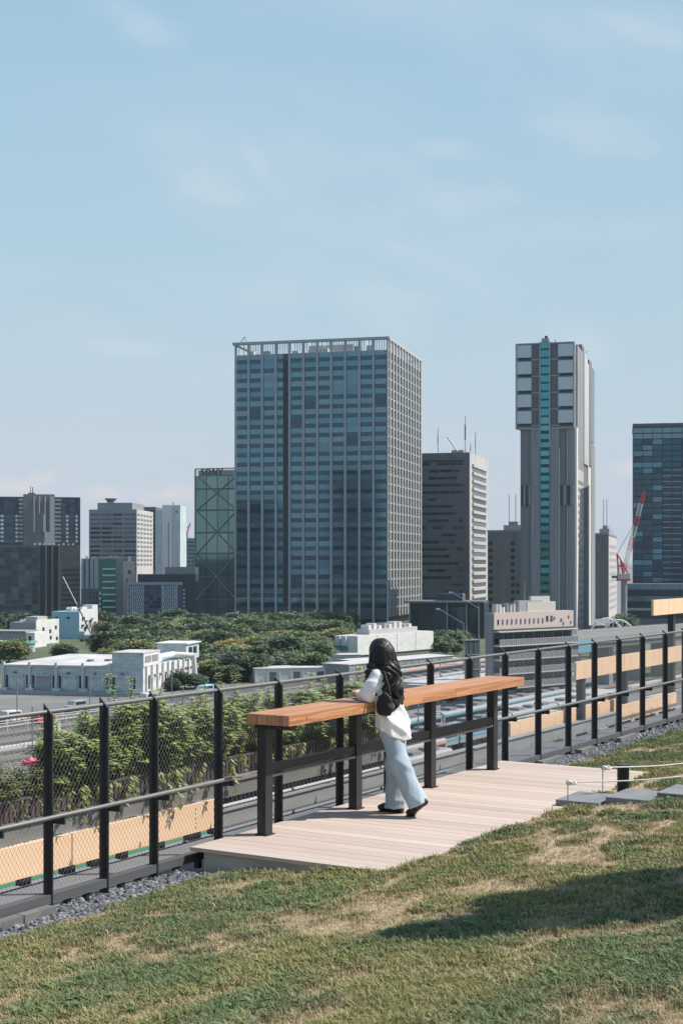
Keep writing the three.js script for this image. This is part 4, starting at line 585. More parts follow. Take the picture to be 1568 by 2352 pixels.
{ // ---- mint warehouse by the yard ----
  const b = building('mint_warehouse', 'long pale mint warehouse with loading doors and a flat white roof', 329, 316, { phi: 12 * Math.PI / 180 }), x = b.fx, w = -x(10), d = 38, y = (p, lx = 0) => b.yf(p, lx);
  const ev = 6.3; B(b, 'plinth', C.grey, -w - 1.5, 0.6, 0, 1.0, -d, 1.6); B(b, 'wall', C.mint, -w, -0.4, 1.0, ev, -d, 0); B(b, 'roof', C.roof, -w - 0.5, -7.3, ev, ev + 0.35, -d - 0.5, 0.5); B(b, 'corner_block', C.mint, -7.2, -0.3, ev, ev + 3.1, -11, 0.05); B(b, 'corner_roof', C.roof, -7.4, 0.1, ev + 3.1, ev + 3.35, -11.2, 0.3);
  const bay = w / 5.2; for (let k = 0; k < 5; k++) { const x0 = -w + k * bay; B(b, 'pilaster', C.mint, x0 - 0.25, x0 + 0.3, 1.0, ev + 0.9, 0, 0.7); B(b, 'slot_window', C.dark, x0 + 0.5, x0 + 1.0, 1.6, 4.3, -0.1, 0.08); B(b, 'slot_window', C.dark, x0 + bay - 1.0, x0 + bay - 0.5, 1.6, 4.3, -0.1, 0.08); B(b, 'loading_door', k === 1 ? C.grey : C.mint, x0 + 1.5, x0 + bay - 1.5, 1.02, 4.2, -0.1, 0.18); B(b, 'door_canopy', C.mint, x0 + 1.3, x0 + bay - 1.3, 4.25, 4.5, 0, 1.0); B(b, 'dock_step', C.mint, x0 - 0.6, x0 + 1.2, 1.0, 1.5, 0.02, 1.5); B(b, 'lamp', k === 1 ? C.white : C.greyD, x0 + bay * 0.4, x0 + bay * 0.48, 4.75, 5.1, 0, 0.4); }
  for (let k = 0; k < 3; k++) B(b, 'roof_light', C.greyD, -w * 0.55 + k * 3.6, -w * 0.55 + k * 3.6 + 1.1, ev + 0.35, ev + 0.75, -14 - k * 2, -12 - k * 2);
  B(b, 'end_wall', C.white, -0.35, 0.05, 1.0, ev, -d, 0.02); B(b, 'corner_window_frame', C.white, -0.25, 0.1, ev + 0.1, ev + 3.0, -10.8, -0.1); for (let k = 0; k < 2; k++) B(b, 'corner_window', C.stone, 0.08, 0.2, ev + 1.1, ev + 2.5, -1 - k * 4.6 - 3.8, -1 - k * 4.6);
  for (let k = 0; k < 10; k++) { B(b, 'end_pilaster', C.white, 0.04, 0.55, 1.0, ev + 0.4, -1.2 - k * 3.7 - 0.6, -1.2 - k * 3.7); B(b, 'end_window', k % 3 ? C.white : C.dark, 0.04, 0.14, 1.4, 3.8, -1.2 - k * 3.7 - 3.0, -1.2 - k * 3.7 - 0.9); B(b, 'vent_unit', C.grey, 0.05, 1.0, 3.9, 4.5, -1.2 - k * 3.7 - 2.4, -1.2 - k * 3.7 - 1.2); }
  B(b, 'rear_block', C.mint, -7, 0.4, ev, ev + 3.6, -d - 1, -d + 9); B(b, 'rear_roof', C.white, -7.4, 0.8, ev + 3.6, ev + 3.9, -d - 1.4, -d + 9.4); for (let k = 0; k < 2; k++) B(b, 'rear_window', C.dark, 0.38, 0.5, ev + 1.2, ev + 2.8, -d + 1 + k * 3.6, -d + 3.6 + k * 3.6);
  rod(b.g, 'duct', C.white, [-2.2, ev + 1.3, -12], [-2.2, ev + 1.3, -d + 11], 0.75); rod(b.g, 'duct', C.white, [-2.2, ev + 1.3, -d + 11.2], [2.2, ev + 0.9, -d + 9], 0.75); rod(b.g, 'duct', C.white, [2.2, ev + 1.4, -d + 9], [2.4, 0.5, -d + 8], 0.6); B(b, 'plant_unit', C.white, -5, -1.2, ev + 0.36, ev + 2.1, -16, -12.5); B(b, 'plant_unit', C.stoneL, -6.6, -5.4, ev + 0.36, ev + 1.6, -20, -13);
}
{ // ---- white raised shed in the middle ----
  const b = building('white_shed', 'long white metal shed behind the head of the standing person', 820, 440, { phi: 35.6 * Math.PI / 180 }), w = -b.fx(768), d = b.rx(995), h = b.y(1464);
  B(b, 'plinth', C.greyD, -w + 0.3, -0.3, 0, 1.2, -d + 0.3, -0.3); B(b, 'wall', C.white, -w, -0.2, 1.2, h, -d, 0); for (let k = 0; k < 4; k++) B(b, 'side_panel', C.white, -0.2, 0.06, 1.2, h + 0.2, -d * (k + 1) / 4 + 0.15, -d * k / 4 - 0.15);
  B(b, 'side_joint', C.grey, -0.2, 0.0, 1.2, h, -d + 0.3, -0.3); B(b, 'roof', C.roof, -w - 0.2, -0.25, h + 0.01, h + 0.35, -d, 0); B(b, 'monitor', C.stoneL, -w * 0.8, -w * 0.25, h + 0.35, h + 2.0, -d * 0.85, -d * 0.22);
  for (let k = 0; k < 9; k++) B(b, 'roof_unit', pickOf([C.white, C.grey, C.white]), -w * 0.7, -w * 0.35, h + 2, h + 2 + rr(0.8, 2), -d * (0.24 + k * 0.066) - 1.4, -d * (0.24 + k * 0.066)); for (let k = 0; k < 2; k++) B(b, 'vent_hood', C.panel, -w + 1 + k * 2.2, -w + 2.7 + k * 2.2, h - 2.6, h + 0.2, 0, 1.0); B(b, 'blue_panel', mat(0.10, 0.27, 0.36, 0.6), -w + 0.6, -w * 0.4, 2.4, 3.8, 0, 0.12);
}
{ // ---- tiered building with pinkish top floor ----
  const b = building('tiered_building', 'pinkish top floor building with grey balcony tiers left of the arch bridge', 1134, 275, { phi: 48 * Math.PI / 180 }), w = -b.fx(1116), d = b.rx(1316), H = b.y(1408);
  B(b, 'wall', C.greyD, -w, -0.3, 0, H - 3.4, -d, 0); B(b, 'end_wall', C.stone, -w - 0.05, -0.3, 0, H - 0.1, -0.001, 0.25); B(b, 'top_floor', C.pink, -w, 0, H - 3.3, H, -d, -0.01);
  for (let k = 0; k < 13; k++) B(b, 'window', k === 0 || k > 10 ? C.win : C.greyD, -0.05, 0.09, H - 2.3 + (k > 10 ? 0.3 : 0), H - 1.3 + (k > 10 ? 0.4 : 0), -d * (0.04 + k * 0.055) - (k > 10 ? 0.5 : 0.36), -d * (0.04 + k * 0.055));
  for (const [s, a, c, e] of [[0.70, 1.2, 1.8, 0.3], [0.74, 1.2, 1.8, 0.3], [0.83, 1.6, 0.9, 0.4], [0.86, 2.3, 0.9, 0.25], [0.93, 1.0, 2.2, 0.25], [0.96, 2.1, 1.0, 0.2]]) B(b, 'pipe_run', C.greyD, 0.0, 0.14, H - a - 0.5, H - a + 0.2 * e, -d * s - e, -d * s);
  const tiers = 6, th = (H - 3.4) / tiers; for (let t = 0; t < tiers; t++) { const y0 = t * th; B(b, 'balcony_slab', C.stoneL, -0.3, 1.3, y0 + th - 0.35, y0 + th - 0.12, -d, -0.1); B(b, 'balcony_wall', C.stone, 1.15, 1.3, y0 + th - 0.12 - th, y0 + th * 0.38, -d, -0.1); const l = []; for (let k = 0; k < 46; k++) l.push([1.32, 1.42, y0 + th * 0.05, y0 + th * 0.40, -d * (k + 0.5) / 46 - 0.09, -d * (k + 0.5) / 46 + 0.02]); add(b.g, 'baluster_row', boxesGeo(l), C.stoneL).userData.kind = 'stuff'; for (let k = 0; k < 8; k++) B(b, 'balcony_door', pickOf([C.dark, C.win]), -0.3, -0.22, y0 + 0.2, y0 + th * 0.75, -d * (k + 0.85) / 8, -d * (k + 0.15) / 8); }
  B(b, 'ledge_plants', mat(0.05, 0.06, 0.035, 0.9), 0.02, 0.5, H - 3.5, H - 3.2, -d + 0.3, -0.2);
  B(b, 'roof_room', C.grey, -w * 0.9, -w * 0.2, H, H + 2.2, -d * 0.62, -d * 0.32); B(b, 'roof_room', C.cream, -w * 0.6, -0.3, H, H + 1.9, -d * 0.78, -d * 0.42); B(b, 'roof_room', C.cream, -w * 0.6, -0.6, H + 1.9, H + 3.0, -d * 0.72, -d * 0.48); for (let k = 0; k < 8; k++) B(b, 'roof_unit', pickOf([C.cream, C.white, C.stone]), -1.6, -0.5, H, H + rr(1, 1.9), -d * (0.05 + k * 0.043) - 0.4, -d * (0.05 + k * 0.043)); rod(b.g, 'mast', C.metal, [-w * 0.5, H + 2.2, -d * 0.42], [-w * 0.5, H + 6, -d * 0.42], 0.06);
}
{ // ---- dark station canopy between towers ----
  const b = building('dark_canopy_hall', 'low dark hall with a wide canopy at the foot of the banded office', 1110, 560, { phi: 10 * Math.PI / 180 }), x = b.fx, y = b.y; B(b, 'hall', C.dark, x(940), 0, 0, y(1385), -25, -2); B(b, 'canopy', C.greyD, x(930), x(1112), y(1385), y(1381), -20, 4); B(b, 'upper_hall', C.win, x(1000), x(1060), y(1381), y(1366), -15, -4); for (const p of [942, 1028, 1072, 1100]) rod(b.g, 'canopy_post', C.stone, [x(p), 0, 3], [x(p), y(1385), 3], 0.25); for (let k = 0; k < 9; k++) B(b, 'window_pane', pickOf([C.win, C.win2, C.dark]), x(945 + k * 17), x(960 + k * 17), 2, y(1395), -2, -1.8); B(b, 'roof_fin', C.glassC, x(1004), x(1058), y(1366), y(1364), -14, -5);
}
{ // ---- red luffing crane ----
  const z = 600, k = thing('luffing_crane', 'red and white lattice crane leaning in front of the dark glass tower', 'crane'), P = (px, py) => [(px - 1430) / F * z, (HY - py) * z / F + 29, 0]; k.position.set((1430 - CX) / F * z, GY, -z);
  const q = (a, b) => [P(...a), P(...b)]; rod(k, 'mast', C.stone, P(1432, 1452), P(1432, 1334), 1.3); box(k, 'turntable', C.red, -2.6, 2.8, P(0, 1334)[1], P(0, 1330)[1], -1.5, 1.5); box(k, 'machine_house', C.cream, -2.4, 2.6, P(0, 1330)[1], P(0, 1318)[1], -1.4, 1.4); box(k, 'counterweight', C.greyD, -4.6, -2.5, P(0, 1328)[1], P(0, 1322)[1], -1.2, 1.2);
  add(k, 'a_frame', bars([q([1419, 1318], [1416, 1272]), q([1442, 1318], [1416, 1272]), q([1430, 1318], [1424, 1290]), q([1419, 1300], [1431, 1300])], 0.34, 6), C.red);
  const a = [1430, 1318], e = [1478, 1128]; const sec = [[0, 0.12, C.red], [0.12, 0.28, C.white], [0.28, 0.44, C.red], [0.44, 0.58, C.white], [0.58, 0.70, C.red], [0.70, 0.85, C.white], [0.85, 1, C.red]];
  for (const [s0, s1, m] of sec) { const l = [], n = 5, wd = (s) => 1.5 * Math.min(1, 5 * s + 0.3, 6 * (1 - s) + 0.35), at = (s, o) => { const p = P(lerp(a[0], e[0], s), lerp(a[1], e[1], s)); return [p[0] + o * wd(s) * 0.97, p[1] - o * wd(s) * 0.25, p[2]]; }; for (const o of [-0.5, 0.5]) for (const zz of [-0.8, 0.8]) { const p0 = at(s0, o), p1 = at(s1, o); p0[2] = p1[2] = zz; l.push([p0, p1]); } for (let i = 0; i < n; i++) { const u0 = lerp(s0, s1, i / n), u1 = lerp(s0, s1, (i + 1) / n); l.push([at(u0, -0.5), at(u1, 0.5)], [at(u0, 0.5), at(u1, -0.5)]); } add(k, 'jib_section', bars(l, 0.09, 4), m); }
  add(k, 'stay_cables', bars([q([1416, 1272], [1462, 1190]), q([1417, 1273], [1464, 1186])], 0.07), C.grey);
}
{ // ---- white arch bridge and viaduct with picket railing ----
  const z = 450, g = thing('arch_bridge', 'white steel arch bridge at the foot of the panelled tower', 'bridge'), P = (px, py, zz = 0) => [(px - 1400) / F * z, (HY - py) * z / F + 29, zz]; g.position.set((1400 - CX) / F * z, GY, -z);
  const arc = (x0, x1, yb0, yb1, h, zz) => { const pts = []; for (let i = 0; i <= 14; i++) { const s = i / 14; pts.push(V(...P(lerp(x0, x1, s), lerp(yb0, yb1, s) - h * 4 * s * (1 - s), zz))); } return new THREE.TubeGeometry(new THREE.CatmullRomCurve3(pts), 24, 0.32, 6); };
  add(g, 'arch', arc(1378, 1446, 1450, 1441, 22, 3), C.white); add(g, 'arch', arc(1356, 1430, 1453, 1444, 27, -3), C.white);
  for (const [p, y0, y1] of [[1392, 1448, 1434], [1402, 1447, 1427], [1412, 1446, 1424], [1422, 1445, 1426], [1432, 1443, 1433]]) rod(g, 'hanger', C.white, P(p, y0, 3), P(p + 2, y1, 3), 0.16); for (let k = 0; k < 4; k++) rod(g, 'cross_tie', C.white, P(1372 + k * 13, 1430 - 3 * (k % 3), -3), P(1384 + k * 14, 1436 - 6 * Math.min(k, 2), 3), 0.14); add(g, 'deck', new THREE.BoxGeometry(16, 0.7, 9).translate(P(1405, 1448)[0], P(1405, 1450)[1], 0), C.stoneL); for (const p of [1360, 1440]) rod(g, 'pier', C.stone, [P(p, 0)[0], 0, 0], P(p, 1450), 1.0);
  const v = thing('viaduct', 'grey viaduct with picket railing behind the fence at the right', 'viaduct'), a = V((1325 - CX) / F * 330, 0, -330), e = V((1600 - CX) / F * 380, 0, -380), L = a.distanceTo(e), ang = Math.atan2(-(e.z - a.z), e.x - a.x); v.position.set(a.x, GY, a.z); v.rotation.y = ang;
  const hy = 29 - (1466 - HY) * 330 / F; box(v, 'deck', C.stone, 0, L, hy - 1.6, hy, -9, 0); box(v, 'girder', C.greyD, 0.2, L, hy - 2.8, hy - 1.61, -8, -0.4); const l = []; for (let s = 0; s < L; s += 0.5) l.push([s, s + 0.24, hy, hy + 1.5, -0.2, -0.08]); add(v, 'picket_railing', boxesGeo(l), C.stoneL).userData.kind = 'stuff'; box(v, 'handrail', C.stoneL, 0, L, hy + 1.5, hy + 1.62, -0.24, -0.04); box(v, 'parapet', C.stoneD, 0, L, hy + 0.02, hy + 1.1, -9, -8.8); for (let k = 0; k < 4; k++) box(v, 'pier', C.stone, 3 + k * L / 4, 5 + k * L / 4, 0, hy - 2.81, -7, -2); box(v, 'teal_panel', mat(0.13, 0.33, 0.40, 0.6), 0, 6, hy - 3.4, hy - 0.6, 0.05, 0.3);
}
// ================= trees =================
const barkM = mat(0.09, 0.07, 0.05, 0.95), crownM = mat(1, 1, 1, 0.7, 0, { vertexColors: true, side: THREE.DoubleSide, transmission: 0.3 });
function crownVariant(seed, tone, clumps, leaves, leafL, squash = 0.85) {   // crown about 1 unit in radius, base at y = 0
  const q = rng(seed), L = [], cl = [];
  for (let i = 0; i < clumps; i++) { const a = q() * 6.283, u = q(), r = 0.25 + 0.5 * Math.sqrt(q()), y = (0.25 + 1.3 * u) * squash, s = Math.sqrt(Math.max(0.1, 1 - (u * 1.5 - 0.75) ** 2)); cl.push([Math.cos(a) * r * s, y, Math.sin(a) * r * s, 0.26 + 0.24 * q(), 0.75 + 0.5 * q()]); }
  for (const [cx, cy, cz, cr, b] of cl) for (let k = 0; k < leaves / clumps; k++) { // leaf sprays facing out of each clump
    const z = q() * 2 - 1, a = q() * 6.283, s = Math.sqrt(1 - z * z), rad = cr * (0.55 + 0.5 * q()), nx = s * Math.cos(a), ny = z, nz = s * Math.sin(a), y = q(), t = b * (0.7 + 0.6 * q());
    L.push([cx + nx * rad, cy + ny * rad * 0.85, cz + nz * rad, nx + (q() - 0.5), ny * 0.6 + (q() - 0.5) * 0.9, nz + (q() - 0.5), leafL * (0.6 + 0.8 * q()), leafL * 0.34, lerp(tone[0], tone[3], y) * t, lerp(tone[1], tone[4], y) * t, lerp(tone[2], tone[5], y) * t]);
  }
  const br = [[[0, -0.9, 0], [0.02, 0.35, 0.01]]]; for (const c of cl) br.push([[0.02 * c[0], 0.1 + 0.2 * q(), 0.02 * c[2]], [c[0] * 0.9, c[1], c[2] * 0.9]]);
  const trunk = mergeGeometries([new THREE.CylinderGeometry(0.035, 0.065, 1.3, 7).translate(0, -0.3, 0), bars(br.slice(1), 0.012, 4)].map((g) => { const n = g.index ? g.toNonIndexed() : g; n.deleteAttribute('uv'); return n; }));
  return [leafGeo(L), trunk];
}
{
  const DK = [0.035, 0.080, 0.030, 0.095, 0.16, 0.050], MD = [0.065, 0.125, 0.036, 0.16, 0.235, 0.06], YL = [0.15, 0.19, 0.042, 0.34, 0.34, 0.075], OR = [0.30, 0.22, 0.045, 0.52, 0.39, 0.08];
  const kinds = { dark: [0, 1, 2].map((i) => crownVariant(200 + i, DK, 30, 3600, 0.20)), mid: [0, 1, 2].map((i) => crownVariant(210 + i, MD, 28, 3600, 0.20)), light: [0, 1].map((i) => crownVariant(220 + i, YL, 26, 3000, 0.19)), amber: [0, 1].map((i) => crownVariant(230 + i, OR, 24, 2600, 0.18)) };
  const words = { dark: 'dark evergreen', mid: 'mid green', light: 'yellow green', amber: 'amber leaved' }, sizes = ['small', 'medium', 'large'];
  const q = rng(77), list = [];
  const put = (px, z, r, kind) => list.push([px, z, r, kind]);
  // belt in front of the big towers, then rows coming nearer, drawn with gaps for the buildings
  for (let i = 0; i < 40; i++) put(205 + i * 15 + 9 * (q() - 0.5), 600 + 60 * q(), 3.4 + 1.6 * q(), q() < 0.6 ? 'dark' : 'mid');
  for (let i = 0; i < 36; i++) put(165 + i * 17.5 + 14 * (q() - 0.5), 515 + 60 * q(), 3.2 + 2.0 * q(), q() < 0.45 ? 'dark' : q() < 0.7 ? 'mid' : 'light');
  for (let i = 0; i < 32; i++) put(50 + i * 23 + 18 * (q() - 0.5), 445 + 50 * q(), 3.0 + 2.0 * q(), q() < 0.4 ? 'dark' : q() < 0.65 ? 'mid' : 'light');
  for (let i = 0; i < 22; i++) { const px = 520 + i * 11 + 12 * (q() - 0.5); put(px, 400 + 110 * q(), 2.4 + 1.4 * q(), q() < 0.6 ? 'amber' : 'light'); }
  for (let i = 0; i < 24; i++) put(470 + i * 13.5 + 12 * (q() - 0.5), 352 + 55 * q(), 2.2 + 1.6 * q(), q() < 0.5 ? 'dark' : q() < 0.7 ? 'mid' : 'light');
  for (let i = 0; i < 8; i++) put(-30 + i * 26 + 12 * (q() - 0.5), 425 + 40 * q(), 3 + 1.6 * q(), q() < 0.5 ? 'mid' : 'light');
  for (let i = 0; i < 10; i++) put(-40 + i * 24, 590 + 60 * q(), 3.4 + 1.6 * q(), 'dark');
  for (let i = 0; i < 46; i++) put(240 + i * 12 + 10 * (q() - 0.5), 400 + 190 * q(), 2.8 + 1.8 * q(), q() < 0.2 ? 'dark' : q() < 0.5 ? 'mid' : 'light');
  for (const [px, z, r] of [[1010, 480, 3.4], [1030, 488, 3.8], [1050, 496, 3.3], [1022, 462, 2.3], [1042, 465, 2.2]]) put(px, z, r, px % 4 ? 'mid' : 'light');
  for (const [px, z, r] of [[1424, 560, 4.5], [1432, 575, 5]]) put(px, z, r, 'dark');
  for (const [px, z, r] of [[390, 330, 1.8], [425, 334, 2.2], [448, 337, 1.9]]) put(px, z, r, 'dark');
  list.sort((a, b) => a[0] - b[0]);
  const ord = ['first', 'second', 'third', 'fourth', 'fifth', 'sixth', 'seventh', 'eighth', 'ninth', 'tenth', 'eleventh', 'twelfth', 'thirteenth', 'fourteenth', 'fifteenth', 'sixteenth', 'seventeenth', 'eighteenth', 'nineteenth', 'twentieth'], seen = new Map();
  for (const [px, z, r, kind] of list) {
    if (px < 235 && z > 448 && z < 580 || px > 735 && px < 900 && z < 470) continue;
    const s = r < 2.8 ? 0 : r < 3.9 ? 1 : 2, v = kinds[kind], [cg, tg] = v[Math.floor(q() * v.length)];
    const row = px > 980 ? 'right of the white shed' : z > 585 ? (px < 430 ? 'in the far belt below the left offices' : 'in the far belt below the tall tower') : z > 500 ? 'in the mid park' : z > 425 ? 'in the near park rows' : 'beside the rail yard', key = sizes[s] + kind + row, k = seen.get(key) ?? 0; seen.set(key, k + 1);
    const o = thing('park_tree', `${ord[k % 20]} ${sizes[s]} ${words[kind]} tree from the left ${row}`, 'tree', 'park trees'); o.position.set((px - CX) / F * z, GY + r * 0.35, -z); o.rotation.y = q() * 6.283; const h = 0.85 + 0.35 * q(); const wd = 1.15 + 0.4 * q(); o.scale.set(r * wd, r * h * 0.82, r * wd);
    add(o, 'crown', cg, crownM).userData.kind = 'stuff'; add(o, 'trunk', tg, barkM);
  }
  // the tree beyond the right edge of the picture that throws its shade over the lawn
  const sh = thing('shade_tree', 'leafy tree just outside the right edge shading the lawn', 'tree'), q2 = rng(8), L = [], br = [];
  const H = (px, py, hh) => { const p = lawnHit(px, py), k = hh / SUN.y; return V(p.X + SUN.x * k, p.y + hh, -p.z + SUN.z * k); };
  const spine = [[1035, 2148, 2.9], [1110, 2128, 2.95], [1190, 2110, 3.0], [1270, 2108, 3.1], [1350, 2095, 3.2], [1440, 2075, 3.3], [1530, 2062, 3.4], [1630, 2045, 3.5], [1740, 2030, 3.6], [1860, 2010, 3.7]];
  const base = V(4.9, lawnY(8), -9.2), pts = spine.map((s) => H(...s)); sh.position.copy(base);
  pts.forEach((p, i) => { const rad = 0.11 + 0.05 * i; for (let c = 0; c < 5 + i * 2; c++) {
    const off = V((q2() - 0.5) * rad * 2.6, (q2() - 0.5) * rad * 1.6, (q2() - 0.5) * rad * 2.4), cr = 0.07 + 0.09 * q2() + 0.012 * i, w = p.clone().sub(base).add(off);
    for (let k = 0; k < 300 + 1500 * cr; k++) { const a = q2() * 6.283, zz = q2() * 2 - 1, s = Math.sqrt(1 - zz * zz), rr2 = cr * Math.cbrt(q2()) * 1.2, t = 0.7 + 0.6 * q2(); L.push([w.x + Math.cos(a) * s * rr2 * 1.3, w.y + zz * rr2 * 0.8, w.z + Math.sin(a) * s * rr2, Math.cos(a), q2() - 0.6, Math.sin(a), 0.09 * (0.6 + 0.7 * q2()), 0.026, 0.06 * t, 0.10 * t, 0.03 * t]); }
    br.push([p.clone().sub(base).toArray(), w.toArray()]); } });
  const loc = pts.map((p) => p.clone().sub(base)), rev = loc.slice().reverse(), top = rev[0];
  add(sh, 'crown', leafGeo(L), leafM).userData.kind = 'stuff';
  add(sh, 'trunk', new THREE.TubeGeometry(new THREE.CatmullRomCurve3([V(0, -0.2, 0), V(0.05, 1.2, 0.1), V(top.x * 0.6, 2.2, top.z * 0.6), top]), 14, 0.075, 8), barkM); add(sh, 'limb', new THREE.TubeGeometry(new THREE.CatmullRomCurve3(rev), 30, 0.014, 6), barkM); add(sh, 'twigs', bars(br, 0.005, 4), barkM);
}
// ================= rail yard =================
{
  const railM = mat(0.23, 0.20, 0.18, 0.45, 0.6), sleeper = mat(0.26, 0.24, 0.22, 0.9);
  const L = 560, q = rng(21), tieList = []; for (let s = 0; s < L; s += 1.4) tieList.push([s, s + 0.35, 0, 0.08, -1.2, 1.2]); const ties = boxesGeo(tieList);
  const rows = [-64, -70, -79, -98, -104, -112, -119, -127, -134, -143, -150, -158, -166, -174];
  rows.forEach((n, i) => { const o = thing('railway_track', `${['first', 'second', 'third', 'fourth', 'fifth', 'sixth', 'seventh', 'eighth', 'ninth', 'tenth', 'eleventh', 'twelfth', 'thirteenth', 'fourteenth'][i]} railway track of the yard counted from the terrace`, 'track', 'railway tracks of the yard'); onTerrace(o, -110, GY + 0.06, n); add(o, 'sleepers', ties, sleeper).userData.kind = 'stuff'; for (const s of [-0.55, 0.55]) box(o, 'rail', railM, 0, L, 0.081, 0.24, s - 0.05, s + 0.05); });
  // trains
  const silver = mat(0.34, 0.345, 0.355, 0.55, 0.2), roofM = mat(0.20, 0.20, 0.205, 0.8), org = mat(0.75, 0.22, 0.06, 0.5), grn = mat(0.04, 0.30, 0.14, 0.5), teal = mat(0.04, 0.36, 0.46, 0.5), blu = mat(0.05, 0.12, 0.4, 0.5);
  const prof = new THREE.Shape(); prof.moveTo(-1.42, 0.9); prof.lineTo(1.42, 0.9); prof.lineTo(1.45, 3.3); prof.quadraticCurveTo(1.4, 3.75, 0.9, 3.85); prof.lineTo(-0.9, 3.85); prof.quadraticCurveTo(-1.4, 3.75, -1.45, 3.3); prof.closePath();
  const car = new THREE.ExtrudeGeometry(prof, { depth: 19.4, bevelEnabled: false }).translate(0, 0, -9.7).rotateY(Math.PI / 2);
  const train = (label, n, t0, cars, stripes, grp) => {
    const o = thing('commuter_train', label, 'train', grp); onTerrace(o, t0, GY + 0.3, n);
    for (let k = 0; k < cars; k++) {
      const c = add(o, 'carriage', car, silver); c.position.set(k * 20 + 10, 0, 0);
      box(c, 'window_band', C.dark, -9.2, 9.2, 2.15, 3.0, 1.40, 1.47);
      stripes.forEach((m, i) => box(c, 'colour_stripe', m, -9.65, 9.65, 1.55 - i * 0.28, 1.83 - i * 0.28, 1.40, 1.465)); if (stripes[0]) box(c, 'roof_stripe', stripes[0], -9.65, 9.65, 3.1, 3.3, 1.38, 1.475);
      for (const s of [-5, 0.5, 5.5]) box(c, 'air_conditioner', roofM, s - 1.3, s + 1.3, 3.86, 4.3, -0.9, 0.9); for (const s of [-6.6, 6.6]) box(c, 'bogie', C.black, s - 1.5, s + 1.5, 0.05, 0.89, -1.2, 1.2);
    }
  };
  train('silver train with orange and green stripes on the nearest track', -82, 66, 5, [org, grn]); train('silver train with orange and green stripes on the second parked row', -88, 96, 4, [org, grn]); train('silver train with teal stripe parked below the far end of the bar', -94, 172, 4, [teal]); train('silver train with teal stripe beyond the near teal one', -104, 186, 4, [teal, teal]); train('plain silver train parked in the middle of the yard', -119, 216, 5, []); train('silver train with a blue stripe right of the bar end', -127, 236, 4, [blu]); train('plain silver train near the far side of the yard', -143, 262, 4, []); train('silver train with orange and green stripes far back in the yard', -158, 285, 4, [org, grn]);
  // catenary masts
  const mastM = mat(0.24, 0.25, 0.26, 0.6, 0.4);
  [[30, -92], [190, -92], [345, -92], [500, -92], [700, -92], [960, -92], [75, -138], [250, -138], [420, -138], [600, -138], [1010, -138], [40, -179], [207, -179], [395, -179]].forEach(([px, n], i) => { const t = tAt(px, n); const o = thing('catenary_mast', `${['first', 'second', 'third', 'fourth', 'fifth', 'sixth'][i < 6 ? i : i < 11 ? i - 6 : i - 11]} steel catenary mast from the left ${n > -100 ? 'among the nearer tracks' : n > -150 ? 'in the middle of the yard' : 'beside the warehouse road'}`, 'mast', 'catenary masts of the yard'); onTerrace(o, t, GY, n); rod(o, 'pole', mastM, [0, 0, 0], [0, 8.5, 0], 0.1); rod(o, 'arm', mastM, [0, 7, 0], [0, 7.2, 4.5], 0.06); rod(o, 'stay', mastM, [0, 8.4, 0], [0, 7.2, 4], 0.03); rod(o, 'insulator', C.white, [0, 6.5, 3.2], [0, 7.1, 3.2], 0.08); });
  // white yard fences, sheds, containers and parked vans
  for (const [t0, t1, n, l] of [[tAt(-80, -178), tAt(330, -178), -178, 'white pipe railing along the road in front of the mint warehouse'], [tAt(-80, -171.5), tAt(300, -171.5), -171.5, 'second white pipe railing nearer than the warehouse road']]) { const o = thing('pipe_railing', l, 'railing'); onTerrace(o, t0, GY, n); for (const y of [1.5, 0.9]) rod(o, 'bar', C.white, [0, y, 0], [t1 - t0, y, 0], 0.06); for (let s = 0; s <= t1 - t0; s += 5) rod(o, 'upright', C.white, [s, 0, 0], [s, 1.6, 0], 0.08); }
  const van = (label, px, n, m, turn = 0) => { const t = tAt(px, n); const o = thing('parked_van', label, 'van', 'vans parked by the yard'); onTerrace(o, t, GY + 0.08, n); o.rotation.y += turn; const s = new THREE.Shape(); s.moveTo(-2.3, 0.35); s.lineTo(2.3, 0.35); s.lineTo(2.35, 1.1); s.lineTo(1.7, 1.3); s.lineTo(1.2, 2.05); s.lineTo(-2.25, 2.1); s.closePath(); add(o, 'body', new THREE.ExtrudeGeometry(s, { depth: 1.7, bevelEnabled: true, bevelSize: 0.06, bevelThickness: 0.06, bevelSegments: 2 }).translate(0, 0, -0.85), m); box(o, 'side_window', C.dark, -1.9, 1.1, 1.35, 1.9, 0.9, 0.93); box(o, 'side_window', C.dark, -1.9, 1.1, 1.35, 1.9, -0.93, -0.9); for (const x of [-1.45, 1.45]) for (const z of [-0.8, 0.8]) rod(o, 'wheel', C.black, [x, 0.34, z - 0.12], [x, 0.34, z + 0.12], 0.34); };
  van('white van parked left of the warehouse doors', 30, -181, C.white); van('red and white van near the pipe railing', 100, -175, C.red); van('grey van on the road before the warehouse', 175, -184, C.grey, Math.PI); van('white van behind the third fence post', 345, -182, C.white); van('blue van near the fourth fence post', 470, -184, C.blue, Math.PI); van('white van parked by the grey containers', 1040, -176, C.white, 0.3); van('grey van nearest the street lamp by the containers', 1075, -170, C.metal, 0.3);
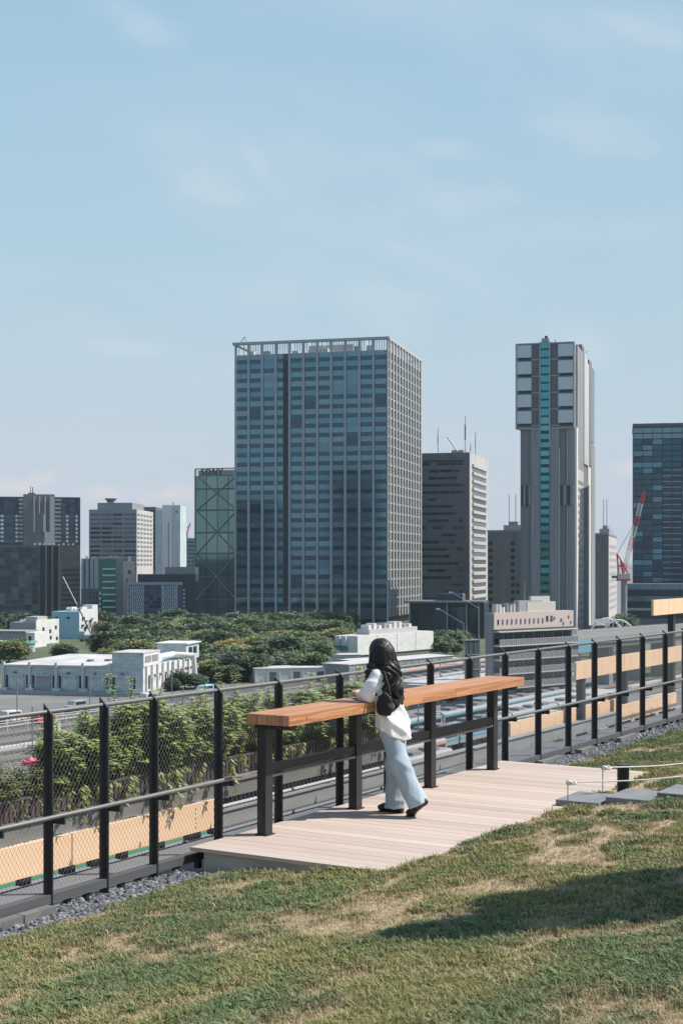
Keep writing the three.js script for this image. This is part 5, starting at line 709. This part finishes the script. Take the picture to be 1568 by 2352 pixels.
  const box1 = (label, px, z, L2, H, W, m, ph, nm = 'storage_shed') => { const o = thing(nm, label, nm === 'storage_shed' ? 'shed' : 'container', nm === 'storage_shed' ? 'sheds by the yard' : 'containers by the yard'); o.position.set((px - CX) / F * z, GY, -z); o.rotation.y = ph; box(o, 'body', m, 0, L2, 0, H, -W, 0); box(o, 'roof', C.roof, -0.2, L2 + 0.2, H, H + 0.18, -W - 0.2, 0.2); for (let k = 0; k < Math.floor(L2 / 3); k++) { box(o, 'panel_rib', m, k * 3 + 0.1, k * 3 + 0.35, 0.1, H - 0.05, 0, 0.12); if (k % 2) box(o, 'door', C.greyD, k * 3 + 0.7, k * 3 + 2.4, 0.1, H * 0.75, 0, 0.06); } };
  const fa = TY; box1('long grey shed right of the head of the standing person', 800, 352, 46, 4.4, 8, C.stone, 52 * Math.PI / 180); box1('low white roofed shed between park and bar', 585, 352, 30, 3.4, 8, C.white, 0.25); box1('pale low shed with teal roof edge near the park', 560, 410, 34, 2.8, 7, C.mint, 0.2); box1('small grey shed left of the long grey shed', 815, 372, 12, 4, 7, C.grey, 0.7); box1('cream shed behind the eighth fence post', 1000, 300, 26, 4, 8, C.cream, 0.95); box1('white shed right of the bar post', 1150, 235, 20, 3.4, 7, C.white, 0.95);
  for (let k = 0; k < 5; k++) box1(['grey container nearest the white shed', 'pinkish container in the row beside the white shed', 'second grey container of the row', 'pale container of the row', 'last container of the row before the street lamp'][k], 955 + k * 26, 402 - k * 8, 11, 2.9, 2.6, [C.stone, C.pink, C.grey, C.stoneL, C.cream][k], 0.55, 'shipping_container');
  // long low roofs and stacked materials seen through the mesh at the right
  for (let k = 0; k < 7; k++) { const o = thing('yard_platform', ['low pale platform roof below the middle of the bar', 'low dark platform roof behind the third bar post', 'low grey platform roof right of the third bar post', 'low pale platform roof behind the fourth bar post', 'low dark platform roof under the grey balcony tiers', 'low grey platform roof under the upper cream board', 'low pale platform roof near the right edge'][k], 'platform', 'platform roofs in the yard'); const px = 960 + k * 75, z = 300 - 16 * k; o.position.set((px - CX) / F * z, GY, -z); o.rotation.y = TY; box(o, 'roof', [C.stoneL, C.stoneD, C.stone][k % 3], 0, 44, 3.6, 3.9, -3, 3); for (let s = 2; s < 44; s += 8) rod(o, 'column', C.stone, [s, 0, 0], [s, 3.6, 0], 0.18); box(o, 'platform', C.stone, 0, 44, 0.1, 1.1, -2.4, 2.4); }
  const ordn = ['first', 'second', 'third', 'fourth', 'fifth', 'sixth', 'seventh', 'eighth', 'ninth', 'tenth', 'eleventh', 'twelfth', 'thirteenth', 'fourteenth'];
  for (let k = 0; k < 14; k++) { const px = 15 + k * 34, n = [-108, -124, -147, -163][k % 4], o = thing('equipment_cabinet', `${ordn[k]} trackside equipment cabinet from the left behind the planting`, 'cabinet', 'trackside cabinets'); onTerrace(o, tAt(px, n), GY + 0.06, n); const h = rr(1.2, 2.4), w = rr(1, 4); box(o, 'body', pickOf([C.stone, C.white, C.greyD, C.cream]), -w / 2, w / 2, 0, h, -0.6, 0.6); box(o, 'lid', C.grey, -w / 2 - 0.1, w / 2 + 0.1, h, h + 0.1, -0.7, 0.7); box(o, 'door', C.greyD, -w * 0.3, w * 0.3, 0.2, h - 0.2, 0.6, 0.64); }
  for (let k = 0; k < 4; k++) { const n = [-96, -109, -131, -154][k], o = thing('cable_trough', `${ordn[k]} pale concrete cable trough between the tracks counted from the terrace`, 'cable trough', 'cable troughs'); onTerrace(o, -60, GY + 0.06, n); for (let s = 0; s < 40; s++) box(o, 'cover', s % 3 ? C.stoneL : C.stone, s * 11, s * 11 + 10.8, 0, 0.5, -0.7, 0.7); }
  // street lamps in front of the tiered building
  for (const [px, z, top, l] of [[1099, 300, 1397, 'tall street lamp with a long arm left of the tiered building'], [1064, 330, 1432, 'shorter street lamp beside the container row']]) { const o = thing('street_lamp', l, 'lamp', 'street lamps'), h = 29 - (top - HY) * z / F; o.position.set((px - CX) / F * z, GY, -z); rod(o, 'pole', mastM, [0, 0, 0], [0, h, 0], 0.09); rod(o, 'arm', mastM, [0, h, 0], [-5.6, h + 3.3, 0], 0.045); box(o, 'lamp_head', C.white, -6.3, -5.4, h + 3.2, h + 3.45, -0.2, 0.2); rod(o, 'signal_box', C.grey, [0.2, h * 0.35, 0], [0.2, h * 0.42, 0], 0.3); }
  const hd = thing('site_hoarding', 'dark green netted scaffold left of the tiered building', 'scaffold'); hd.position.set((1066 - CX) / F * 310, GY, -310); hd.rotation.y = 0.6; const net = mat(0.035, 0.07, 0.065, 0.85); for (let k = 0; k < 4; k++) box(hd, 'net_panel', net, 0.1, 4.2, 3.2 * k, 3.2 * k + 3.0, -0.1, 0); for (let k = 0; k < 4; k++) { rod(hd, 'pole', mastM, [k * 1.4, 0, 0.1], [k * 1.4, 13.6, 0.1], 0.06); box(hd, 'walkway', C.stone, 0, 4.4, 3.2 * k + 3.02, 3.2 * k + 3.14, -1, 0.2); }
}
// ================= person at the bar =================
function surfaceNets(sdf, lo, hi, cell) {
  const nx = Math.ceil((hi[0] - lo[0]) / cell) + 1, ny = Math.ceil((hi[1] - lo[1]) / cell) + 1, nz = Math.ceil((hi[2] - lo[2]) / cell) + 1, v = new Float32Array(nx * ny * nz), id = new Int32Array(nx * ny * nz).fill(-1), I = (x, y, z) => (z * ny + y) * nx + x;
  for (let z = 0; z < nz; z++) for (let y = 0; y < ny; y++) for (let x = 0; x < nx; x++) v[I(x, y, z)] = sdf(lo[0] + x * cell, lo[1] + y * cell, lo[2] + z * cell);
  const pos = [], idx = [], E = []; for (let a = 0; a < 8; a++) for (const b of [1, 2, 4]) if (!(a & b)) E.push([a, a | b]);
  for (let z = 0; z < nz - 1; z++) for (let y = 0; y < ny - 1; y++) for (let x = 0; x < nx - 1; x++) {
    const c = []; let m = 0; for (let k = 0; k < 8; k++) { c[k] = v[I(x + (k & 1), y + ((k >> 1) & 1), z + (k >> 2))]; if (c[k] < 0) m |= 1 << k; }
    if (m === 0 || m === 255) continue;
    let sx = 0, sy = 0, sz = 0, n = 0; for (const [a, b] of E) if ((c[a] < 0) !== (c[b] < 0)) { const t = c[a] / (c[a] - c[b]); sx += lerp(a & 1, b & 1, t); sy += lerp((a >> 1) & 1, (b >> 1) & 1, t); sz += lerp(a >> 2, b >> 2, t); n++; }
    id[I(x, y, z)] = pos.length / 3; pos.push(lo[0] + (x + sx / n) * cell, lo[1] + (y + sy / n) * cell, lo[2] + (z + sz / n) * cell);
  }
  const quad = (a, b, c, d, f) => { if (a < 0 || b < 0 || c < 0 || d < 0) return; if (f) idx.push(a, b, c, a, c, d); else idx.push(a, c, b, a, d, c); };
  for (let z = 1; z < nz - 1; z++) for (let y = 1; y < ny - 1; y++) for (let x = 1; x < nx - 1; x++) {
    const s = v[I(x, y, z)] < 0;
    if (s !== v[I(x + 1, y, z)] < 0) quad(id[I(x, y - 1, z - 1)], id[I(x, y, z - 1)], id[I(x, y, z)], id[I(x, y - 1, z)], s);
    if (s !== v[I(x, y + 1, z)] < 0) quad(id[I(x - 1, y, z - 1)], id[I(x - 1, y, z)], id[I(x, y, z)], id[I(x, y, z - 1)], s);
    if (s !== v[I(x, y, z + 1)] < 0) quad(id[I(x - 1, y - 1, z)], id[I(x, y - 1, z)], id[I(x, y, z)], id[I(x - 1, y, z)], s);
  }
  const g = new THREE.BufferGeometry(); g.setAttribute('position', new THREE.Float32BufferAttribute(pos, 3)); g.setIndex(idx); g.computeVertexNormals(); { const uv = []; for (let i = 0; i < pos.length; i += 3) uv.push((pos[i] * 0.8 + pos[i + 2]) , pos[i + 1]); g.setAttribute('uv', new THREE.Float32BufferAttribute(uv, 2)); } return g;
}
const capd = (x, y, z, a, b, ra, rb) => { const dx = b[0] - a[0], dy = b[1] - a[1], dz = b[2] - a[2], px = x - a[0], py = y - a[1], pz = z - a[2], t = clamp((px * dx + py * dy + pz * dz) / (dx * dx + dy * dy + dz * dz)); return Math.hypot(px - dx * t, py - dy * t, pz - dz * t) - lerp(ra, rb, t); };
const smin = (a, b, k) => { const h = Math.max(k - Math.abs(a - b), 0) / k; return Math.min(a, b) - h * h * k * 0.25; };
const ell = (x, y, z, c, r) => { const k = Math.hypot((x - c[0]) / r[0], (y - c[1]) / r[1], (z - c[2]) / r[2]); return (k - 1) * Math.min(...r); };
const chain = (x, y, z, pts, k = 0.02) => { let d = 9; for (let i = 0; i + 1 < pts.length; i++) d = i ? smin(d, capd(x, y, z, pts[i], pts[i + 1], pts[i][3], pts[i + 1][3]), k) : capd(x, y, z, pts[i], pts[i + 1], pts[i][3], pts[i + 1][3]); return d; };
{ // coordinates: x along the bar, y up from the deck, z from the fence; the person faces -z
  const P = thing('person', 'person with long dark hair, white shirt and pale jeans leaning on the bar', 'person'); onTerrace(P, 0, 0, -0.02);
  const skin = mat(0.62, 0.40, 0.31, 0.5), shirtM = withMap(mat(1, 1, 1, 0.85, 0, { side: THREE.DoubleSide }), grainTex([0.78, 0.775, 0.765], 0.05, 30, 30, 40)), jeanM = mat(1, 1, 1, 0.92), hairM = mat(0.011, 0.009, 0.009, 0.46), shoeM = mat(0.014, 0.012, 0.012, 0.4), soleM = mat(0.06, 0.04, 0.03, 0.7);
  jeanM.map = tex(512, 512, (u, v, i, j) => { const f = fbm(u * 7, v * 4, 3, 4), k = 0.84 + 0.34 * (f - 0.3) + 0.16 * (hash(i, j >> 2, 5) - 0.5) + 0.10 * (hash(i >> 2, j, 6) - 0.5); return S3(0.40 * k, 0.485 * k, 0.55 * Math.min(1.1, k)); });
  const hc = [2.10, 1.455, 0.565];
  // left arm (towards the camera), right arm beyond the body
  const armL = [[1.965, 1.24, 0.60, 0.042], [1.92, 1.066, 0.55, 0.036], [2.09, 1.052, 0.385, 0.030], [2.17, 1.05, 0.315, 0.025]], armR = [[2.245, 1.24, 0.585, 0.042], [2.35, 1.07, 0.475, 0.036], [2.31, 1.052, 0.33, 0.030], [2.285, 1.05, 0.285, 0.025]];
  const hand = (x, y, z, w, dir, up, curl, thumb) => { // palm and five separate fingers; dir = pointing, side across
    const s = [dir[2], 0, -dir[0]]; const at = (f, a, h) => [w[0] + dir[0] * f + s[0] * a, w[1] + h, w[2] + dir[2] * f + s[2] * a];
    let d = capd(x, y, z, at(0.0, 0, 0.0), at(0.075, 0.0, 0.004), 0.022, 0.024); d = smin(d, capd(x, y, z, at(0.03, -0.018, 0.0), at(0.078, -0.024, 0.003), 0.014, 0.013), 0.02); d = smin(d, capd(x, y, z, at(0.03, 0.018, 0.0), at(0.078, 0.024, 0.003), 0.014, 0.013), 0.02);
    [[-0.028, 0.060, 0.0075], [-0.0095, 0.072, 0.0082], [0.0095, 0.076, 0.0084], [0.028, 0.068, 0.0082]].forEach(([a, L, r], i) => { const c = curl + 0.06 * i, f1 = L * 0.45, p0 = at(0.078, a, 0.006), p1 = at(0.078 + f1, a * 1.08, 0.010), p2 = at(0.078 + f1 + L * 0.3 * Math.cos(c), a * 1.1, 0.010 - L * 0.3 * Math.sin(c)), p3 = at(0.078 + f1 + L * 0.3 * Math.cos(c) + L * 0.25 * Math.cos(c * 1.8), a * 1.1, 0.010 - L * 0.3 * Math.sin(c) - L * 0.25 * Math.sin(c * 1.8)); d = smin(d, Math.min(capd(x, y, z, p0, p1, r * 1.1, r), capd(x, y, z, p1, p2, r, r * 0.95), capd(x, y, z, p2, p3, r * 0.95, r * 0.8)), 0.006); });
    const t0 = at(0.02, thumb * 0.022, -0.004), t1 = at(0.055, thumb * 0.046, -0.006), t2 = at(0.085, thumb * 0.050, -0.008); return smin(d, Math.min(capd(x, y, z, t0, t1, 0.012, 0.0095), capd(x, y, z, t1, t2, 0.0095, 0.0075)), 0.01);
  };
  const nrm = (a) => { const l = Math.hypot(...a); return a.map((v) => v / l); };
  const bodyLow = (x, y, z) => { let d = chain(x, y, z, armL, 0.02); d = Math.min(d, chain(x, y, z, armR, 0.02)); d = smin(d, capd(x, y, z, [2.105, 1.26, 0.605], [2.10, 1.40, 0.575], 0.055, 0.048), 0.04); d = Math.min(d, ell(x, y, z, [2.12, 1.08, 0.625], [0.15, 0.24, 0.085])); d = smin(d, ell(x, y, z, [2.17, 0.83, 0.655], [0.12, 0.13, 0.075]), 0.06); d = Math.min(d, chain(x, y, z, [[2.105, 0.78, 0.662, 0.062], [2.095, 0.46, 0.77, 0.05], [2.10, 0.15, 0.975, 0.034]]), chain(x, y, z, [[2.235, 0.78, 0.658, 0.062], [2.25, 0.45, 0.655, 0.05], [2.22, 0.10, 0.685, 0.034]])); return d; };
  const headS = (x, y, z) => { let d = ell(x, y, z, hc, [0.074, 0.105, 0.092]); d = smin(d, ell(x, y, z, [hc[0], hc[1] - 0.07, hc[2] - 0.035], [0.052, 0.055, 0.055]), 0.04); d = smin(d, capd(x, y, z, [hc[0], hc[1] - 0.005, hc[2] - 0.09], [hc[0], hc[1] - 0.045, hc[2] - 0.105], 0.008, 0.013), 0.015); d = smin(d, capd(x, y, z, [hc[0] - 0.018, hc[1] - 0.072, hc[2] - 0.086], [hc[0] + 0.018, hc[1] - 0.072, hc[2] - 0.086], 0.007, 0.007), 0.008); for (const s of [-1, 1]) { d = smin(d, ell(x, y, z, [hc[0] + s * 0.076, hc[1] - 0.015, hc[2] + 0.005], [0.012, 0.03, 0.02]), 0.01); d = Math.max(d, -ell(x, y, z, [hc[0] + s * 0.031, hc[1] + 0.002, hc[2] - 0.098], [0.018, 0.010, 0.014])); } return smin(d, capd(x, y, z, [2.10, 1.33, 0.59], [2.10, 1.42, 0.572], 0.05, 0.047), 0.03); };
  const gB = surfaceNets(bodyLow, [1.82, 0.05, 0.22], [2.50, 1.42, 1.10], 0.014), gH = surfaceNets(headS, [1.97, 1.31, 0.42], [2.23, 1.60, 0.70], 0.0052);
  const dl = nrm([0.08, 0, -0.07]), dr2 = nrm([-0.05, 0, -0.06]);
  const gL = surfaceNets((x, y, z) => smin(hand(x, y, z, [2.165, 1.05, 0.318], dl, 1, 0.7, -1), capd(x, y, z, armL[2], armL[3], 0.030, 0.024), 0.015), [2.06, 1.0, 0.14], [2.36, 1.12, 0.42], 0.0032), gR = surfaceNets((x, y, z) => smin(hand(x, y, z, [2.29, 1.065, 0.30], dr2, 1, 0.9, 1), capd(x, y, z, armR[2], armR[3], 0.030, 0.024), 0.015), [2.12, 1.0, 0.10], [2.40, 1.13, 0.38], 0.0032);
  add(P, 'body', mergeGeometries([gB, gH, gL, gR]), skin);
  for (const s of [-1, 1]) { const e = add(P, 'eye', new THREE.SphereGeometry(0.0105, 12, 8), mat(0.7, 0.68, 0.66, 0.2)); e.position.set(hc[0] + s * 0.031, hc[1] + 0.002, hc[2] - 0.083); const i = add(P, 'iris', new THREE.SphereGeometry(0.006, 10, 6), mat(0.02, 0.012, 0.008, 0.2)); i.position.set(hc[0] + s * 0.031, hc[1] + 0.002, hc[2] - 0.089); }
  // shirt: loose torso, shoulders, sleeves, with pulled folds
  const prof = [[0.62, 0.188, 0.146], [0.74, 0.186, 0.140], [0.86, 0.178, 0.128], [1.00, 0.170, 0.114], [1.14, 0.172, 0.108], [1.22, 0.165, 0.100], [1.27, 0.150, 0.095], [1.31, 0.09, 0.075], [1.345, 0.055, 0.058]];
  const shirt = (x, y, z) => {
    let k = 0; while (k < prof.length - 2 && y > prof[k + 1][0]) k++; const t = clamp((y - prof[k][0]) / (prof[k + 1][0] - prof[k][0])), rx = lerp(prof[k][1], prof[k + 1][1], t), rz = lerp(prof[k][2], prof[k + 1][2], t);
    const s = clamp((1.30 - y) / 0.6), cx = 2.11 + 0.055 * s, cz = 0.605 + 0.066 * s, dx = (x - cx) / rx, dz = (z - cz) / rz, a = Math.atan2(dz, dx);
    const low = smooth(1.02, 0.74, y), ridge = (p, w) => Math.pow(0.5 + 0.5 * Math.cos(2 * p), w), fold = -0.012 * low * ridge(a * 3.3 + 0.5 + 1.2 * (y - 0.9) + 0.5 * noise(a * 2, y * 3, 3), 2.2) - 0.020 * ridge((x * 0.75 + y) * 14 + 1.4 + 0.8 * noise(x * 5, y * 5, 2), 3) * smooth(0.64, 0.74, z) * smooth(1.2, 1.05, y) + 0.004;
    let d = (Math.hypot(dx, dz) - 1) * Math.min(rx, rz) + fold; d = Math.max(d, y - 1.345);
    let sl = chain(x, y, z, [[1.98, 1.25, 0.60, 0.060], [1.94, 1.16, 0.575, 0.064], [1.925, 1.08, 0.545, 0.062], [2.0, 1.068, 0.465, 0.052], [2.045, 1.06, 0.425, 0.053]], 0.03); sl -= 0.009 * Math.pow(1 - Math.abs(Math.sin(y * 24 + x * 14 + 1.5 * noise(x * 9, y * 9, z * 9))), 2) * 0.7;
    const sr = chain(x, y, z, [[2.24, 1.25, 0.585, 0.066], [2.34, 1.10, 0.50, 0.075], [2.33, 1.075, 0.40, 0.058]], 0.03);
    d = smin(d, sl, 0.035); d = smin(d, sr, 0.035);
    const hem = 0.74 - 0.34 * (z - 0.66) + 0.02 * Math.sin(a * 2 + 1) ; d = Math.max(d, hem - y);
    d = Math.max(d, -(capd(x, y, z, [2.10, 1.30, 0.585], [2.10, 1.5, 0.56], 0.052, 0.06)));
    return d;
  };
  add(P, 'shirt', surfaceNets(shirt, [1.78, 0.62, 0.30], [2.48, 1.38, 0.92], 0.008), shirtM);
  { const c = []; for (let i = 0; i <= 16; i++) { const a = -0.4 + i / 16 * 3.9; c.push(V(2.102 + 0.062 * Math.cos(a), 1.335 + 0.012 * Math.sin(a * 1), 0.585 + 0.062 * Math.sin(a))); } add(P, 'collar', new THREE.TubeGeometry(new THREE.CatmullRomCurve3(c), 30, 0.014, 6), shirtM); }
  // jeans: wide straight legs
  const jeans = (x, y, z) => {
    const rg = (p, w) => Math.pow(0.5 + 0.5 * Math.cos(2 * p), w), n1 = -0.008 * rg(y * 15 + (z - 0.7) * 9 + 2.5 * noise(x * 6, y * 4, z * 6), 4) * smooth(0.7, 0.45, y) - 0.006 * rg(x * 26 + z * 18 + 1.5 * noise(x * 4, y * 3, z * 4), 3) * smooth(0.55, 0.1, y) + 0.002;
    const flat = (p, r) => chain(x, y, z, p, 0.05);
    let l = chain(x, y, z, [[2.105, 0.77, 0.665, 0.094], [2.095, 0.46, 0.77, 0.090], [2.105, 0.125, 0.945, 0.090]], 0.05), r = chain(x, y, z, [[2.235, 0.77, 0.66, 0.094], [2.24, 0.45, 0.655, 0.090], [2.225, 0.06, 0.655, 0.094]], 0.05);
    l = Math.max(l, -((y - 0.135) * 0.80 - (z - 0.94) * 0.45 + 0.03)); r = Math.max(r, 0.045 - y);
    let d = smin(l, r, 0.035); d = smin(d, ell(x, y, z, [2.17, 0.77, 0.662], [0.150, 0.14, 0.104]), 0.05); return Math.max(d + n1, y - 0.82);
  };
  add(P, 'jeans', surfaceNets(jeans, [1.93, 0.02, 0.48], [2.40, 0.90, 1.14], 0.008), jeanM);
  // shoes
  const shoe = (heel, toe, lift) => (x, y, z) => { let d = chain(x, y, z, [[...heel, 0.034], [lerp(heel[0], toe[0], 0.45), lerp(heel[1], toe[1], 0.45) + 0.006, lerp(heel[2], toe[2], 0.45), 0.037], [lerp(heel[0], toe[0], 0.8), toe[1] + 0.004, lerp(heel[2], toe[2], 0.8), 0.036], [...toe, 0.026]], 0.02); return Math.max(d, 0.012 - y); };
  add(P, 'shoe', surfaceNets(shoe([2.22, 0.045, 0.715], [2.225, 0.036, 0.50]), [2.15, 0.0, 0.44], [2.30, 0.12, 0.80], 0.005), shoeM); box(P, 'sole', soleM, 2.188, 2.258, 0.002, 0.0125, 0.50, 0.735);
  add(P, 'shoe', surfaceNets(shoe([2.105, 0.145, 1.015], [2.115, 0.036, 0.85]), [2.04, 0.0, 0.79], [2.18, 0.22, 1.09], 0.005), shoeM); box(P, 'sole', soleM, 2.085, 2.145, 0.002, 0.0125, 0.835, 0.905);
  // hair: cap plus long wavy mass over the back, then separate locks
  const hairS = (x, y, z) => {
    const wave = 0.017 * Math.sin(x * 80 + 5 * Math.sin(y * 24) + 3 * noise(x * 14, y * 7, z * 14)) * smooth(1.45, 1.2, y) + 0.007 * (noise(x * 30, y * 9, z * 30) - 0.5);
    let d = ell(x, y, z, [hc[0], hc[1] + 0.012, hc[2] + 0.012], [0.098, 0.117, 0.112]);
    d = Math.max(d, -ell(x, y, z, [hc[0], hc[1] - 0.05, hc[2] - 0.13], [0.066, 0.12, 0.10]));
    let b = chain(x, y, (z - 0.62) * 1.0 + 0.62, [[2.10, 1.40, 0.62, 0.098], [2.09, 1.27, 0.665, 0.092], [2.085, 1.16, 0.695, 0.085], [2.09, 1.05, 0.712, 0.062], [2.10, 0.965, 0.722, 0.028]], 0.05);
    b = smin(b, chain(x, y, z, [[2.15, 1.36, 0.62, 0.06], [2.165, 1.22, 0.675, 0.058], [2.155, 1.03, 0.72, 0.04], [2.15, 0.93, 0.73, 0.013]], 0.03), 0.03);
    b = smin(b, chain(x, y, z, [[2.02, 1.42, 0.56, 0.05], [1.995, 1.32, 0.55, 0.045], [1.965, 1.25, 0.53, 0.036], [1.945, 1.205, 0.515, 0.014]], 0.03), 0.02);
    b = smin(b, chain(x, y, z, [[2.04, 1.32, 0.66, 0.05], [2.02, 1.13, 0.70, 0.048], [2.035, 0.96, 0.725, 0.014]], 0.03), 0.02);
    return smin(d, b, 0.03) + wave;
  };
  const hg = surfaceNets(hairS, [1.88, 0.89, 0.42], [2.28, 1.62, 0.86], 0.0082), q = rng(64), locks = [];
  const onHair = (p, off) => { for (let k = 0; k < 3; k++) { const e = 0.004, d = hairS(p.x, p.y, p.z), gx = hairS(p.x + e, p.y, p.z) - d, gy = hairS(p.x, p.y + e, p.z) - d, gz = hairS(p.x, p.y, p.z + e) - d, l = Math.hypot(gx, gy, gz) || 1, s = clamp(off - d, -0.02, 0.02); p.x += gx / l * s; p.y += gy / l * s * 0.3; p.z += gz / l * s; } return p; };
  for (let i = 0; i < 230; i++) {
    const a = lerp(-0.5, 3.6, q()), side = Math.cos(a), back = Math.max(-0.25, Math.sin(a)), L = 1.0 + 0.28 * q() - 0.05 * Math.abs(side), y1 = 1.62 - L * (0.45 + 0.2 * q()) , pts = [], ph = q() * 6.28, w = 0.008 + 0.014 * q();
    for (let k = 0; k <= 9; k++) { const s = k / 9, y = lerp(1.565, Math.max(0.92, y1 - 0.05), s), r = s < 0.25 ? lerp(0.02, 0.100, Math.sin(s / 0.25 * 1.57)) : 0.104 - 0.02 * (s - 0.25), bz = s < 0.3 ? 0 : (s - 0.3) * 0.115; pts.push(V(2.10 + side * r * (1 + 0.12 * s) + w * Math.sin(s * 13 + ph) * s, y, hc[2] + 0.012 + back * r * (1 - 0.25 * s) + bz * (0.4 + 0.6 * Math.max(0, back)) + w * Math.cos(s * 11 + ph) * s)); onHair(pts[k], 0.001 + 0.006 * q() * s + (s > 0.8 ? 0.008 * q() : 0)); }
    if (i % 4 === 0) for (let k = 4; k <= 9; k++) { pts[k].x += (0.010 + 0.014 * q()) * Math.sin(k * 1.3 + ph); pts[k].z += 0.012 * q(); pts[k].y -= 0.01 * q(); }
    const n = new THREE.TubeGeometry(new THREE.CatmullRomCurve3(pts), 20, (i % 4 ? 0.0026 : 0.0016) + 0.0026 * q(), 4); n.deleteAttribute('uv'); locks.push(n);
  }
  hg.deleteAttribute('uv'); add(P, 'hair', mergeGeometries([hg, ...locks]), hairM);
  // shoulder bag under the near arm
  const G = thing('shoulder_bag', 'slouchy black shoulder bag hanging under the arm of the standing person', 'bag'); onTerrace(G, 0, 0, -0.02); const bagM = mat(0.011, 0.011, 0.012, 0.75);
  add(G, 'pouch', surfaceNets((x, y, z) => { let d = ell(x, y, z, [1.945, 1.015, 0.70], [0.040, 0.095, 0.070]); d = smin(d, ell(x, y, z, [1.95, 0.965, 0.705], [0.046, 0.056, 0.080]), 0.04); return d + 0.009 * (noise(x * 18, y * 16, z * 18) - 0.5) + 0.003 * Math.sin(y * 80 + z * 60); }, [1.80, 0.86, 0.55], [2.04, 1.16, 0.86], 0.007), bagM);
  add(G, 'strap', new THREE.TubeGeometry(new THREE.CatmullRomCurve3([V(1.925, 1.08, 0.63), V(1.925, 1.2, 0.535), V(1.985, 1.325, 0.575), V(1.99, 1.315, 0.65), V(1.94, 1.2, 0.73), V(1.925, 1.09, 0.77)]), 40, 0.012, 6), bagM);
}
// thin summer haze over the city
scene.fog = new THREE.FogExp2(new THREE.Color().setRGB(0.66, 0.78, 0.92), 0.00006);
renderer.render(scene, camera);
